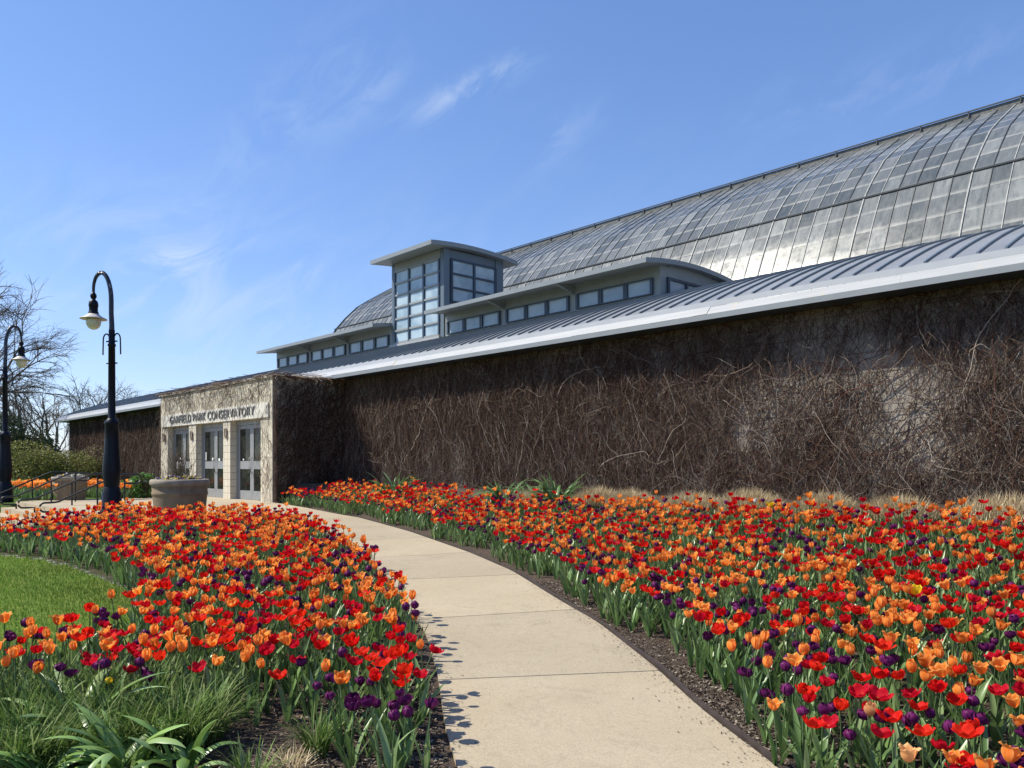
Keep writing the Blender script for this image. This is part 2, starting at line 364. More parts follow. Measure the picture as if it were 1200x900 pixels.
def zg(x, y):
    x = np.atleast_1d(np.asarray(x, float)); y = np.atleast_1d(np.asarray(y, float))
    x, y = np.broadcast_arrays(x, y); x = x.copy(); y = y.copy()
    a, b = AB(x, y)
    z = np.where(y < 22, .025*y, .55 + 0*y); z = np.maximum(z, -.12)
    left = x < fL(y)
    wgt = sst(a, 15, 19)*sst(b, 3.6, 4.8)
    z = z + (.55-z)*wgt*np.where(x < fR(y), 1, 0)
    dR = dist_line(x, y, RE)
    right = (x > fR(y)) & (y < 21.2)
    dw = np.maximum(11.7-b, 0); t = dR/(dR+dw+1e-6); t = np.where(b > 11.7, 1, t)
    rise = (1.06-z)*np.power(t, 1.55)
    z = np.where(right, z + rise, z)
    z = np.where((y >= 21.2) & (b > 9.4) & (a < 19.9), 1.06, z)
    dL = dist_line(x, y, LE)
    mound = .25*np.exp(-((x+4.6)/3.2)**2 - ((y-13.8)/2.6)**2)*sst(dL, .1, 1.2)
    z = np.where(left & (b < 4.9+.0*b), z + mound*sst(4.9-b, -.2, .6), z)
    dip = .42*sst(a, 17.2, 18.2)*sst(b, 2.4, 3.4)*(b < 4.8)*(a < 40)
    return z - dip
def zg1(x, y): return float(zg(x, y)[0])
def inside(px, py, poly):
    px = np.asarray(px); py = np.asarray(py); r = np.zeros(px.shape, bool); n = len(poly)
    for i in range(n):
        (x1, y1), (x2, y2) = poly[i], poly[(i+1) % n]
        if y1 == y2: continue
        k = ((y1 > py) != (y2 > py)) & (px < (x2-x1)*(py-y1)/(y2-y1)+x1); r ^= k
    return r
yl = np.linspace(.5, 15.2, 60)
LEFT_BED = [(float(fL(q))-.04, float(q)) for q in yl] + [(-5.2,15.9),(-6.0,15.3),(-6.9,14.3),(-7.9,12.95),(-9.5,12.1),(-13,11.9),(-13,11.4),(-9,11.25),(-7.33,11.15),(-6.2,10.55),
            (-4.9,9.4),(-4.1,8.45),(-3.4,7.3),(-3.05,6.3),(-3.2,5.6),(-3.8,5.1),(-6.5,4.7),(-9,4.5),(-9,.5)]
def pix_ground(u, v, h=0.0):
    """the ground point whose height + h shows at pixel u, v of the 1200 x 900 photo"""
    ys = np.linspace(1.5, 45, 6000); xs = (u-600)/920*ys; z = zg(xs, ys)+h
    vv = 544 + (EYE-z)/ys*920
    k = np.argmin(np.abs(vv - v)); return float(xs[k]), float(ys[k])

# ------------------------------------------------------------------ ground sheets
def ground_sheets():
    fx = np.arange(-14, 9.01, .14); fy = np.arange(-1.5, 24.01, .14)
    cx = np.concatenate([-np.geomspace(1500, 15, 34), fx, np.geomspace(10, 1500, 34)]); cy = np.concatenate([-np.geomspace(300, 2, 16), fy, np.geomspace(25, 2500, 40)])
    X, Y = np.meshgrid(cx, cy, indexing='ij'); Z = zg(X, Y)
    nx, ny = X.shape; i, j = np.meshgrid(np.arange(nx-1), np.arange(ny-1), indexing='ij')
    q = np.stack([i*ny+j, (i+1)*ny+j, (i+1)*ny+j+1, i*ny+j+1], -1).reshape(-1, 4)
    mx = (X[:-1, :-1]+X[1:, 1:]).ravel()/2; my = (Y[:-1, :-1]+Y[1:, 1:]).ravel()/2
    near = (mx > -14) & (mx < 9) & (my > -1.5) & (my < 24); a, b = AB(mx, my)
    bed = near & ((mx > fL(my)-.1) & (b < 12.2) & (mx < 9) & (my < 23.5) & (a < 19.85) | inside(mx, my, LEFT_BED))
    lawn = near & ~bed & (mx < fL(my)) & (b < 4.0)
    bed2 = near & ~bed & (a > 19.8) & (b > 9.45)
    def sub(mask, name, mat, bumpy=0):
        f = q[mask]; used = np.unique(f); remap = np.full(nx*ny, -1); remap[used] = np.arange(len(used))
        v = np.stack([X.ravel(), Y.ravel(), Z.ravel()], 1)[used]
        if bumpy: v[:, 2] += bumpy*(RNG.random(len(v))-.5) + .016
        mb = MB(); mb.add(v, remap[f], 0, None, True); return tag(mb.build(name, mat), kind='structure')
    sub(bed, 'flower_bed_soil', 'mulch', .02); sub(lawn, 'lawn', 'lawn'); sub(~bed & ~lawn, 'ground', 'soil_grass')
ground_sheets()

def path():
    d = np.concatenate([[0], np.cumsum(np.linalg.norm(np.diff(RE, axis=0), axis=1))])
    s0 = float(np.interp(5.22, LE[:, 1], d)); joints = [s0 + 2.07*k for k in range(-5, 9)]
    joints = [j for j in joints if 0 < j < d[-1]-.3]
    edges = [0] + joints + [d[-1]]
    mb = MB()
    def at(s, line): return np.stack([np.interp(s, d, line[:, 0]), np.interp(s, d, line[:, 1])], -1)
    for k in range(len(edges)-1):
        sa, sb = edges[k]+.007, edges[k+1]-.007; ns = max(3, int((sb-sa)/.18)); s = np.linspace(sa, sb, ns)
        R_, L_ = at(s, RE), at(s, LE); u = np.linspace(0, 1, 9)
        g = L_[:, None]*(1-u[None, :, None]) + R_[:, None]*u[None, :, None]
        # across the walk the height runs straight from one edge to the other
        zl = np.interp(g[:, :, 1], [-6, 0, 22], [-.12, 0, .55])
        zz = np.maximum(zl, zg(g[:, :, 0], g[:, :, 1])*0 + zl)
        a, b = AB(g[:, :, 0], g[:, :, 1]); wgt = sst(a, 15, 19)*sst(b, 3.6, 4.8); zz = zz + (.55-zz)*wgt
        tone = (random.random(), .5, .5)
        G = np.dstack([g, zz+.036]); mb.sheet(G, 0, tone, True, flip=True)
        lo = G.copy(); lo[..., 2] -= .08
        for e1, e2 in ((G[:, 0], lo[:, 0]), (G[:, -1], lo[:, -1]), (G[0], lo[0]), (G[-1], lo[-1])):
            mb.sheet(np.stack([e1, e2], 1), 0, tone)
    tag(mb.build('path', ['concrete']), kind='structure')
    # dark joint filling under the slabs
    s = np.linspace(0, d[-1], 160); R_, L_ = at(s, RE), at(s, LE); u = np.linspace(.004, .996, 5); g = L_[:, None]*(1-u[None, :, None]) + R_[:, None]*u[None, :, None]
    zl = np.interp(g[:, :, 1], [-6, 0, 22], [-.12, 0, .55]); a, b = AB(g[:, :, 0], g[:, :, 1]); wgt = sst(a, 15, 19)*sst(b, 3.6, 4.8); zl = zl + (.55-zl)*wgt
    mb = MB(); mb.sheet(np.dstack([g, zl+.022]), 0, None, True, flip=True); tag(mb.build('path_joints', ['joint_dirt']), kind='structure')
    # edging strips
    for nm, line, sg, lab in (('bed_edging', RE, 1, 'thin dark brown edging strip between the path and the bed below the ivy wall'),):
        t = np.gradient(line, axis=0); t /= np.linalg.norm(t, axis=1)[:, None]; nrm = np.stack([t[:, 1], -t[:, 0]], 1)*sg
        keep = (line[:, 1] > 0) & (line[:, 1] < (19.2 if sg > 0 else 15)); ln = line[keep]; nr = nrm[keep]
        wob = .008*np.sin(np.arange(len(ln))*.35) + .006*np.sin(np.arange(len(ln))*.11)
        o1 = ln + nr*(.012+wob)[:, None]; o2 = ln + nr*(.042+wob)[:, None]
        zt = np.interp(ln[:, 1], [0, 22], [0, .55]) + .05; a, b = AB(ln[:, 0], ln[:, 1]); wgt = sst(a, 15, 19)*sst(b, 3.6, 4.8); zt = zt + (.585-zt)*wgt
        g = np.stack([np.column_stack([o1, zt-.1]), np.column_stack([o1, zt]), np.column_stack([o2, zt]), np.column_stack([o2, zt-.1])], 1)
        mb = MB(); mb.sheet(g); tag(mb.build(nm, 'edging_brown'), lab, 'edging')
path()

def plaza():
    aa = np.arange(14.0, 29.2, .2); bb = np.arange(4.85, 9.9, .2); A, B = np.meshgrid(aa, bb, indexing='ij'); X, Y = W(A, B)
    Z = zg(X, Y) + .03; n, k = A.shape
    i, j = np.meshgrid(np.arange(n-1), np.arange(k-1), indexing='ij'); q = np.stack([i*k+j, i*k+j+1, (i+1)*k+j+1, (i+1)*k+j], -1).reshape(-1, 4)
    cx = (X[:-1, :-1]+X[1:, 1:]).ravel()/2; cy = (Y[:-1, :-1]+Y[1:, 1:]).ravel()/2
    ok = ((cx < fL(cy)+.25) | ((cy > 18.3) & (cx < fR(cy)+.1))) & ~inside(cx, cy, LEFT_BED)
    a, b = AB(cx, cy); ok &= ~((a > 25.2) & (b < 7.6)) | (a > 27)*0 > 0
    ok &= (a < 27.9)
    mb = MB(); mb.add(np.stack([X.ravel(), Y.ravel(), Z.ravel()], 1), q[ok], 0, None, True)
    tag(mb.build('plaza', 'concrete'), kind='structure')
    # steps down from the plaza, parallel to the front
    mb = MB()
    def T(v):
        x, y = W(v[:, 0], v[:, 1]); return np.column_stack([x, y, v[:, 2]])
    for k in range(4):
        mb.box((17.6, 4.85-.34*(k+1), .0), (24.9, 4.85-.34*k + (.03 if k == 0 else 0), .58-.145*k), 0, T, (.4+.1*k, .5, .5))
    tag(mb.build('stone_steps', 'concrete'), 'cream stone steps running down from the entrance plaza under the black handrails', 'steps')
plaza()

# ------------------------------------------------------------------ the conservatory
A0, B0, Z0 = 24.1, 9.48, .55
cx_, cy_ = W(A0, B0)
HALL = empty('conservatory', (cx_, cy_, Z0), -(math.pi/2-ALPHA))
tag(HALL, 'long conservatory with a barrel glass vault, grey metal roof and stone entrance block', 'conservatory')
def LC(v):   # facade coordinates -> the conservatory's own
    v = np.asarray(v, float).reshape(-1, 3); return np.column_stack([-(v[:, 0]-A0), v[:, 1]-B0, v[:, 2]-Z0])
class FB(MB):
    """mesh given in facade coordinates a, b, z"""
    def bx(s, a, b, z, mi=0): s.box((a[0], b[0], z[0]), (a[1], b[1], z[1]), mi, LC)
    def extrude(s, prof, a0, a1, n=1, mi=0, smooth=False):
        prof = np.asarray(prof, float); av = np.linspace(a0, a1, n+1)
        g = np.stack([np.column_stack([np.full(len(prof), a), prof[:, 0], prof[:, 1]]) for a in av])
        sh = g.shape; s.sheet(LC(g).reshape(sh), mi, None, smooth)
    def slab(s, top, thick, a0, a1, mi=0, n=1):
        """a bent slab: the profile top (b, z), thickness downwards, closed at both ends"""
        top = np.asarray(top, float); bot = top.copy(); bot[:, 1] -= thick
        ring = np.vstack([top, bot[::-1], top[:1]]); s.extrude(ring, a0, a1, n, mi)
        for a in (a0, a1):
            g = np.stack([np.column_stack([np.full(len(top), a), top]), np.column_stack([np.full(len(top), a), bot])])
            s.sheet(LC(g).reshape(2, len(top), 3), mi)

def hall():
    A_END = 50.1
    # long low wall with its plinth
    f = FB(); f.bx((-14, 19.85), (11.7, 12.0), (-.3, 4.1)); f.bx((28.32, A_END), (11.7, 12.0), (-.3, 4.1)); f.bx((19.85, 28.32), (11.72, 12.0), (3.6, 4.1))
    f.bx((-14, 19.8), (11.672, 11.7), (-.3, 1.27)); f.bx((A_END-.3, A_END), (12.0, 29), (-.3, 4.3)); f.build('wall', 'stone_wall', HALL)
    # metal roof: arc from the eave
    def zr(b): return 5.28 + .263*(b-14) - .0367*(b-14)**2
    bs = np.linspace(11.36, 17.7, 22); prof = np.column_stack([bs, zr(bs)])
    f = FB(); f.extrude(prof, -14, A_END+.35, 40, 0, True)
    bs2 = np.linspace(17.7, 29, 6); pr2 = np.column_stack([bs2, np.linspace(prof[-1, 1], 4.6, 6)])
    f.extrude(pr2, 33.4, A_END+.35, 4, 0, True)
    # standing seams
    a = -13.8
    while a < A_END:
        sb = np.linspace(11.37, 17, 12); z = zr(sb)
        g = np.stack([np.column_stack([np.full(12, a-.014), sb, z-.01]), np.column_stack([np.full(12, a-.014), sb, z+.034]),
                      np.column_stack([np.full(12, a+.014), sb, z+.034]), np.column_stack([np.full(12, a+.014), sb, z-.01])], 1)
        f.sheet(LC(g).reshape(12, 4, 3), 1)
        e = g[0]; f.add(LC(e), [(0, 1, 2, 3)], 1); a += .325
    # the closed end of the roof
    g = np.stack([np.column_stack([np.full(22, A_END+.33), prof]), np.column_stack([np.full(22, A_END+.33), prof[:, 0], np.full(22, 4.0)])]); f.sheet(LC(g).reshape(2, 22, 3), 0)
    roof = f.build('metal_roof', ['metal_roofing', 'steel_blue_paint'], HALL)
    f = FB()   # flashing strip and white gutter cover
    f.extrude([(11.22, 4.21), (11.36, 4.335)], -14, A_END+.35, 30); f.build('roof_flashing', 'grey_flash' if 'grey_flash' in MATS else 'fascia_light', roof)
    f = FB(); k = -14.0; rr = random.Random(3)
    while k < A_END+.3:
        e = min(k+3.05, A_END+.36); dz = rr.uniform(-.006, .006)
        f.extrude([(11.10, 4.07+dz), (11.22, 4.212+dz)], k+.004, e); k = e
    f.extrude([(11.10, 3.98), (11.10, 4.068)], -14, A_END+.36, 1, 1); f.extrude([(11.10, 3.98), (11.7, 4.0)], -14, A_END+.36, 1, 2)
    f.bx((A_END+.352, A_END+.37), (11.1, 12.5), (3.98, 4.2), 0)
    f.build('gutter', ['white_flashing', 'fascia_grey', 'mullion_dark'], roof)

    # entrance block
    f = FB(); T = 3.93; F = B0
    f.bx((19.8, 20.5), (F, F+.5), (-.2, 2.86)); f.bx((27.7, 28.37), (F, F+.5), (-.2, 2.86))
    f.bx((19.8, 28.37), (F, F+.5), (2.86, T))
    f.bx((19.8, 20.3), (F+.5, 11.72), (-.2, T)); f.bx((27.87, 28.37), (F+.5, 11.72), (-.2, T))
    f.bx((20.3, 27.87), (F+.5, 11.72), (T-.2, T-.03))
    ent = f.build('entrance_block', 'entrance_stone', HALL)
    f = FB(); f.bx((19.74, 28.43), (F-.05, F+.5), (T+.002, T+.07)); f.bx((19.74, 20.3), (F+.5, 11.7), (T+.002, T+.07)); f.build('coping', 'stone_wall', ent)
    for a0, a1 in ((22.5, 23.0), (25.15, 25.73)):
        f = FB(); f.bx((a0, a1), (F-.012, F+.42), (.4, 2.858)); f.build('pillar', 'stone_block', ent)
    f = FB(); f.bx((19.98, 28.2), (F-.045, F-.003), (2.87, 3.27)); sb = f.build('sign_band', 'limestone', HALL)
    cu = bpy.data.curves.new('lettering', 'FONT'); cu.body = 'GARFIELD PARK CONSERVATORY'; cu.extrude = .012; cu.align_x = 'CENTER'; cu.align_y = 'CENTER'; cu.size = .36; cu.space_character = 1.12
    cu.materials.append(MATS['letter_metal']); t = bpy.data.objects.new('lettering', cu); C.objects.link(t); bpy.context.view_layer.update()
    wd = t.dimensions.x or 6; me = bpy.data.meshes.new_from_object(t.evaluated_get(bpy.context.evaluated_depsgraph_get())); bpy.data.objects.remove(t)
    t = bpy.data.objects.new('lettering', me); C.objects.link(t); t.parent = sb; t.scale = (6.55/wd, 1.0, 1); t.rotation_euler = (math.pi/2, 0, 0); t.location = (-(24.06-A0), -.062, 3.07-Z0)
    # doors
    for a0, a1 in ((20.5, 22.5), (23.0, 25.15), (25.73, 27.7)):
        D = F+.17
        f = FB(); f.bx((a0, a0+.07), (D, D+.12), (.5, 2.858)); f.bx((a1-.07, a1), (D, D+.12), (.5, 2.858)); f.bx((a0+.07, a1-.07), (D, D+.12), (2.735, 2.858))
        f.bx((a0+.07, a1-.07), (D+.3, D+.32), (.5, 2.86), 1)
        f.build('door_frame', ['door_paint', 'dark_inside'], ent)
        mid = (a0+a1)/2
        for s0, s1, sg in ((a0+.075, mid-.006, 1), (mid+.006, a1-.075, -1)):
            st = .105; d0, d1 = D+.03, D+.085
            f = FB(); f.bx((s0, s0+st), (d0, d1), (.585, 2.73)); f.bx((s1-st, s1), (d0, d1), (.585, 2.73))
            f.bx((s0+st, s1-st), (d0, d1), (.585, .84)); f.bx((s0+st, s1-st), (d0, d1), (1.46, 1.69)); f.bx((s0+st, s1-st), (d0, d1), (2.62, 2.73))
            dr = f.build('door', 'door_paint', HALL)
            for z0, z1 in ((.84, 1.46), (1.69, 2.62)):
                f = FB(); f.bx((s0+st, s1-st), (d0+.022, d0+.034), (z0, z1)); f.build('pane', 'door_glass', dr)
            f = FB(); hx = s1-.05 if sg > 0 else s0+.05
            f.tube(LC([(hx, d0-.005, 1.35), (hx, d0-.06, 1.37), (hx, d0-.06, 1.78), (hx, d0-.005, 1.80)]), .012, 8); f.build('handle', 'letter_metal', dr)
    f = FB()
    for a, z0, z1, wd in ((24.9, 1.72, 1.98, .07), (24.36, 1.72, 1.80, .1), (23.85, 1.70, 1.78, .12), (23.5, 1.70, 1.79, .13), (23.98, 1.71, 1.77, .06), (22.1, 1.71, 1.76, .07), (27.1, 1.75, 1.82, .1)):
        f.bx((a-wd/2, a+wd/2), (F+.212, F+.219), (z0, z1))
    f.build('door_notice', 'paper_white', ent)
    for a in (22.75, 25.44, 27.98):
        f = FB(); an = np.linspace(0, 2*np.pi, 25); f.tube(LC(np.column_stack([a+.07*np.cos(an), np.full(25, F-.05), 2.52+.14*np.sin(an)])), .020, 8, caps=False)
        f.bx((a-.05, a+.05), (F-.05, F-.013), (2.42, 2.62))
        o = f.build('wall_lamp', 'planter_rim', ent)

    # clerestories either side of the tower
    def arc(b0, z0, b1, z1, sag, n=14):
        t = np.linspace(0, 1, n); return np.column_stack([b0+(b1-b0)*t, z0+(z1-z0)*t+4*sag*t*(1-t)])
    BC = 13.8
    def window(a0, a1, z0, z1, par, b=BC, side=False, mat='window_glass', cols=1, rows=1, a_fix=None):
        f = FB(); fr = .035
        if not side:
            f.bx((a0, a1), (b-.012, b+.006), (z0, z1), 0)
            for i in range(cols+1):
                x = a0+(a1-a0)*i/cols; f.bx((x-fr, x+fr), (b-.055, b-.013), (z0, z1), 1)
            for j in range(rows+1):
                z = z0+(z1-z0)*j/rows; f.bx((a0-fr, a1+fr), (b-.05, b-.0125), (z-fr*(.8 if rows > 1 else .35), z+fr*(.8 if rows > 1 else .35)), 2 if rows > 1 else 1)
        else:
            f.bx((a_fix-.012, a_fix+.006), (a0, a1), (z0, z1), 0)
            for i in range(cols+1):
                x = a0+(a1-a0)*i/cols; f.bx((a_fix-.055, a_fix-.013), (x-fr, x+fr), (z0, z1), 1)
            for j in range(rows+1):
                z = z0+(z1-z0)*j/rows; f.bx((a_fix-.05, a_fix-.0125), (a0-fr, a1+fr), (z-fr*.8, z+fr*.8), 1)
        return f.build('window', [mat, 'mullion_dark', 'grey_paint'], par)
    for c0, c1, endside in ((10.3, 17.88, True), (20.52, 28.45, False)):
        top = arc(13.07, 5.90, 16.5, 5.93, .135); wt = top.copy(); wt[:, 1] -= .1
        f = FB(); b = np.linspace(BC, 16.4, 9); zt = np.interp(b, top[:, 0], top[:, 1])-.09
        f.bx((c0, c1), (BC, BC+.2), (5.05, 5.93))
        for a, da in ((c0, .18), (c1-.18, .18)):
            for i in range(8):
                f.bx((a, a+da), (max(b[i], BC+.2), b[i+1]), (5.0, min(zt[i], zt[i+1])))
        cl = f.build('clerestory', 'grey_paint', HALL)
        f = FB(); f.slab(top, .1, c0-.18 if endside else c0, c1 if endside else c1+.18, 0); f.build('roof', 'fascia_grey', cl)
        seg = (c1-c0-.1)/3
        for gidx in range(3):
            g0 = c0+.05+seg*gidx; w3 = (seg-.26)/3
            for k in range(3):
                a0 = g0+.14+w3*k; window(a0+.02, a0+w3-.02, 5.30, 5.64, cl)
            if gidx:
                f = FB(); pts = [(13.15, 5.83), (BC, 5.83), (BC, 5.66)]
                for da in (-.03, .03): pass
                v = [(g0-.03, *p) for p in pts] + [(g0+.03, *p) for p in pts]
                f.add(LC(v), [(0, 1, 2), (5, 4, 3)]); f.add(LC(v), [(0, 2, 5, 3), (0, 3, 4, 1), (1, 4, 5, 2)]); f.build('bracket', 'grey_paint', cl)
        if endside:
            window(BC+.25, 15.4, 5.30, 5.64, cl, side=True, cols=2, a_fix=c0)
    # stair tower with its own flat vault
    t0, t1, b0, b1, zt = 17.9, 20.5, 13.8, 15.85, 7.80
    f = FB(); f.bx((t0, t1), (b0, b0+.2), (5.0, zt)); f.bx((t0, t0+.2), (b0+.2, b1), (5.0, zt)); f.bx((t1-.2, t1), (b0+.2, b1), (5.0, zt)); f.bx((t0, t1), (b1, b1+.2), (5.0, zt))
    f.bx((t0-.02, t0+.16), (b0-.03, b0-.001), (5.15, zt)); f.bx((t1-.12, t1+.02), (b0-.03, b0-.001), (5.15, zt))
    f.bx((t0-.03, t0-.001), (b0-.03, b0+.16), (5.15, zt)); f.bx((t0-.03, t0-.001), (b1-.1, b1+.2), (5.15, zt))
    tw = f.build('tower', 'steel_blue_paint', HALL)
    f = FB(); f.bx((t0+.17, t1-.13), (b0-.029, b0-.002), (7.56, zt)); f.build('wall_panel', 'grey_paint', tw)
    window(t0+.2, t1-.16, 5.34, 7.53, tw, b=b0-.003, mat='tower_glass', cols=3, rows=6)
    window(b0+.25, b1-.12, 6.30, 7.52, tw, side=True, mat='tower_glass', cols=2, rows=3, a_fix=t0-.003)
    f = FB(); f.slab(arc(13.15, 7.87, 16.45, 7.84, .11), .12, t0-.25, t1+.28, 0); f.build('roof', 'fascia_grey', tw)
    f = FB(); f.bx((t0+.1, t1+.05), (b0-.12, b0-.04), (5.215, 5.29)); f.build('base_flashing', 'white_flashing', tw)

    # the glass vault
    P = np.array([(17.65,4.9),(17.78,5.4),(17.95,5.9),(18.18,6.43),(18.55,7.2),(19,7.99),(19.51,8.57),(20.18,9.21),(20.79,9.61),(21.32,9.93),(21.75,10.19),(22.1,10.40)])
    dd = np.concatenate([[0], np.cumsum(np.linalg.norm(np.diff(P, axis=0), axis=1))])
    srail = dd[5]
    rows_lo = np.linspace(0, srail, 7); rows_hi = np.linspace(srail, dd[-1], 8); rows = np.concatenate([rows_lo, rows_hi[1:]])
    VA0, VA1, pw = -13.0, 33.1, .392; ncol = int((VA1-VA0)/pw); f = FB(); rr = np.random.default_rng(5)
    sub = 4
    for i in range(ncol):
        a0 = VA0+pw*i; a1 = a0+pw
        for k in range(len(rows)-1):
            s = np.linspace(rows[k], rows[k+1], sub); bb = np.interp(s, dd, P[:, 0]); zz = np.interp(s, dd, P[:, 1])
            jit = rr.normal(0, .004)
            g = np.stack([np.column_stack([np.full(sub, a0), bb, zz+jit]), np.column_stack([np.full(sub, a1), bb, zz+jit*.3])])
            dirt = max(0, rr.normal(.22, .30))*(1, .8, .45)[k] if k < 3 else max(0, rr.normal(.12, .16)) + (.18 if k < 6 else 0)*rr.random()
            tone = rr.random(); ph = np.linspace(1, 0, sub); ph = np.tile(ph, 2)
            col = np.column_stack([np.full(2*sub, tone), np.full(2*sub, dirt), ph]); f.sheet(LC(g).reshape(2, sub, 3), 0, col, True, flip=False)
    va = f.build('glass_vault', 'vault_glass', HALL)
    f = FB(); s = np.linspace(0, dd[-1], 30); bb = np.interp(s, dd, P[:, 0]); zz = np.interp(s, dd, P[:, 1])
    for i in range(ncol+1):
        a = VA0+pw*i; wdt, ht = (.015, .026) if i % 6 == 0 else (.009, .018)
        tb = np.gradient(bb); tz = np.gradient(zz); ln = np.hypot(tb, tz); nb, nz = -tz/ln, tb/ln
        up = np.column_stack([bb+nb*ht, zz+nz*ht])
        base = np.column_stack([bb-nb*.02, zz-nz*.02])
        g = np.stack([np.column_stack([np.full(30, a-wdt), base]), np.column_stack([np.full(30, a-wdt), up]), np.column_stack([np.full(30, a+wdt), up]), np.column_stack([np.full(30, a+wdt), base])], 1)
        f.sheet(LC(g).reshape(30, 4, 3), 0 if rr.random() < .4 or i % 6 == 0 else 1)
    f.build('rib', ['vault_rib', 'vault_rail'], va)['kind'] = 'stuff'
    f = FB(); f.bx((VA0, VA1), (18.96, 19.0), (7.98, 8.018)); f.build('rail', 'vault_rail', va)
    # far half and ends of the vault
    P2 = P.copy()[::-1]; P2[:, 0] = 46.0-P2[:, 0]; full = np.vstack([P, [(23.0, 10.46)], P2])
    f = FB(); f.extrude(full[len(P)-1:], VA0, VA1, 1, 0, True)
    for a in (VA0, VA1):
        g = np.stack([np.column_stack([np.full(len(full), a), full]), np.column_stack([np.full(len(full), a), full[:, 0], np.full(len(full), 4.2)])]); f.sheet(LC(g).reshape(2, len(full), 3), 0)
    f.build('end_glazing', 'vault_glass', va)
    f = FB()   # ridge: catwalk, curb and railings
    f.bx((VA0, VA1-.2), (22.12, 23.9), (10.30, 10.42))
    f.bx((VA0, VA1-.4), (22.09, 22.12), (10.57, 10.60), 1); f.bx((VA0, VA1-.4), (22.14, 22.17), (10.421, 10.562), 0)
    a = VA0+.3
    while a < VA1-.4:
        f.bx((a, a+.03), (22.10, 22.138), (10.43, 10.562), 1); a += 1.15
    f.build('ridge_walk', ['ridge_grey', 'vault_rail'], va)
simple('fascia_light', (.27, .28, .285), .4, .06, 3)
hall()

# ------------------------------------------------------------------ dormant vines on the walls
def tubes_many(mb, P, R, col, sides=3):
    """P (n,k,3) polylines, R (n,k) radii, col (n,3)"""
    n, k, _ = P.shape; t = np.gradient(P, axis=1); t /= np.linalg.norm(t, axis=2)[..., None]+1e-9
    up = np.array((.31, .77, .55)); n1 = np.cross(t, up); n1 /= np.linalg.norm(n1, axis=2)[..., None]+1e-9; n2 = np.cross(t, n1)
    an = np.linspace(0, 2*np.pi, sides, endpoint=False)
    ring = P[:, :, None] + R[:, :, None, None]*(np.cos(an)[None, None, :, None]*n1[:, :, None]+np.sin(an)[None, None, :, None]*n2[:, :, None])
    i, j, m_ = np.meshgrid(np.arange(n), np.arange(k-1), np.arange(sides), indexing='ij'); mn = (m_+1) % sides
    b = (i*k+j)*sides; q = np.stack([b+m_, b+mn, b+sides+mn, b+sides+m_], -1).reshape(-1, 4)
    mb.add(ring.reshape(-1, 3), q, 0, np.repeat(col, k*sides, axis=0), True)
def vine_paths(n, k, s0, s1, z0, z1, rng, up=True, step=.09, wander=.35, out=.03, dens=None, lean=0.0):
    """polylines in wall coordinates (s along, z up, o out from the wall)"""
    s = rng.uniform(s0, s1, n)
    zz = rng.uniform(z0, z1, n)
    if dens is not None:
        keep = rng.random(n) < dens(s, zz); s = s[keep]; zz = zz[keep]; n = len(s)
    ang = (rng.normal(0, .55, n) + lean) + (0 if up else np.pi)
    P = np.zeros((n, k, 3)); o = rng.uniform(.008, out, n); st = step*rng.uniform(.5, 1.5, n)
    do = rng.normal(0, .004, n)
    for j in range(k):
        P[:, j] = np.column_stack([s, zz, o])
        ang = ang + rng.normal(0, wander, n); ang = ang*.97 if up else np.pi+(ang-np.pi)*.97
        s = s + np.sin(ang)*st; zz = zz + np.cos(ang)*st; do = do + rng.normal(0, .004, n); o = np.clip(o + do, .006, out*2.4)
    P[:, :, 1] = np.clip(P[:, :, 1], z0-.05, z1); P[:, :, 0] = np.clip(P[:, :, 0], s0, s1)
    return P
VCOL = np.array([(.076, .044, .033), (.050, .029, .022), (.115, .070, .049), (.175, .12, .088), (.26, .195, .148), (.095, .039, .029), (.44, .38, .32)])
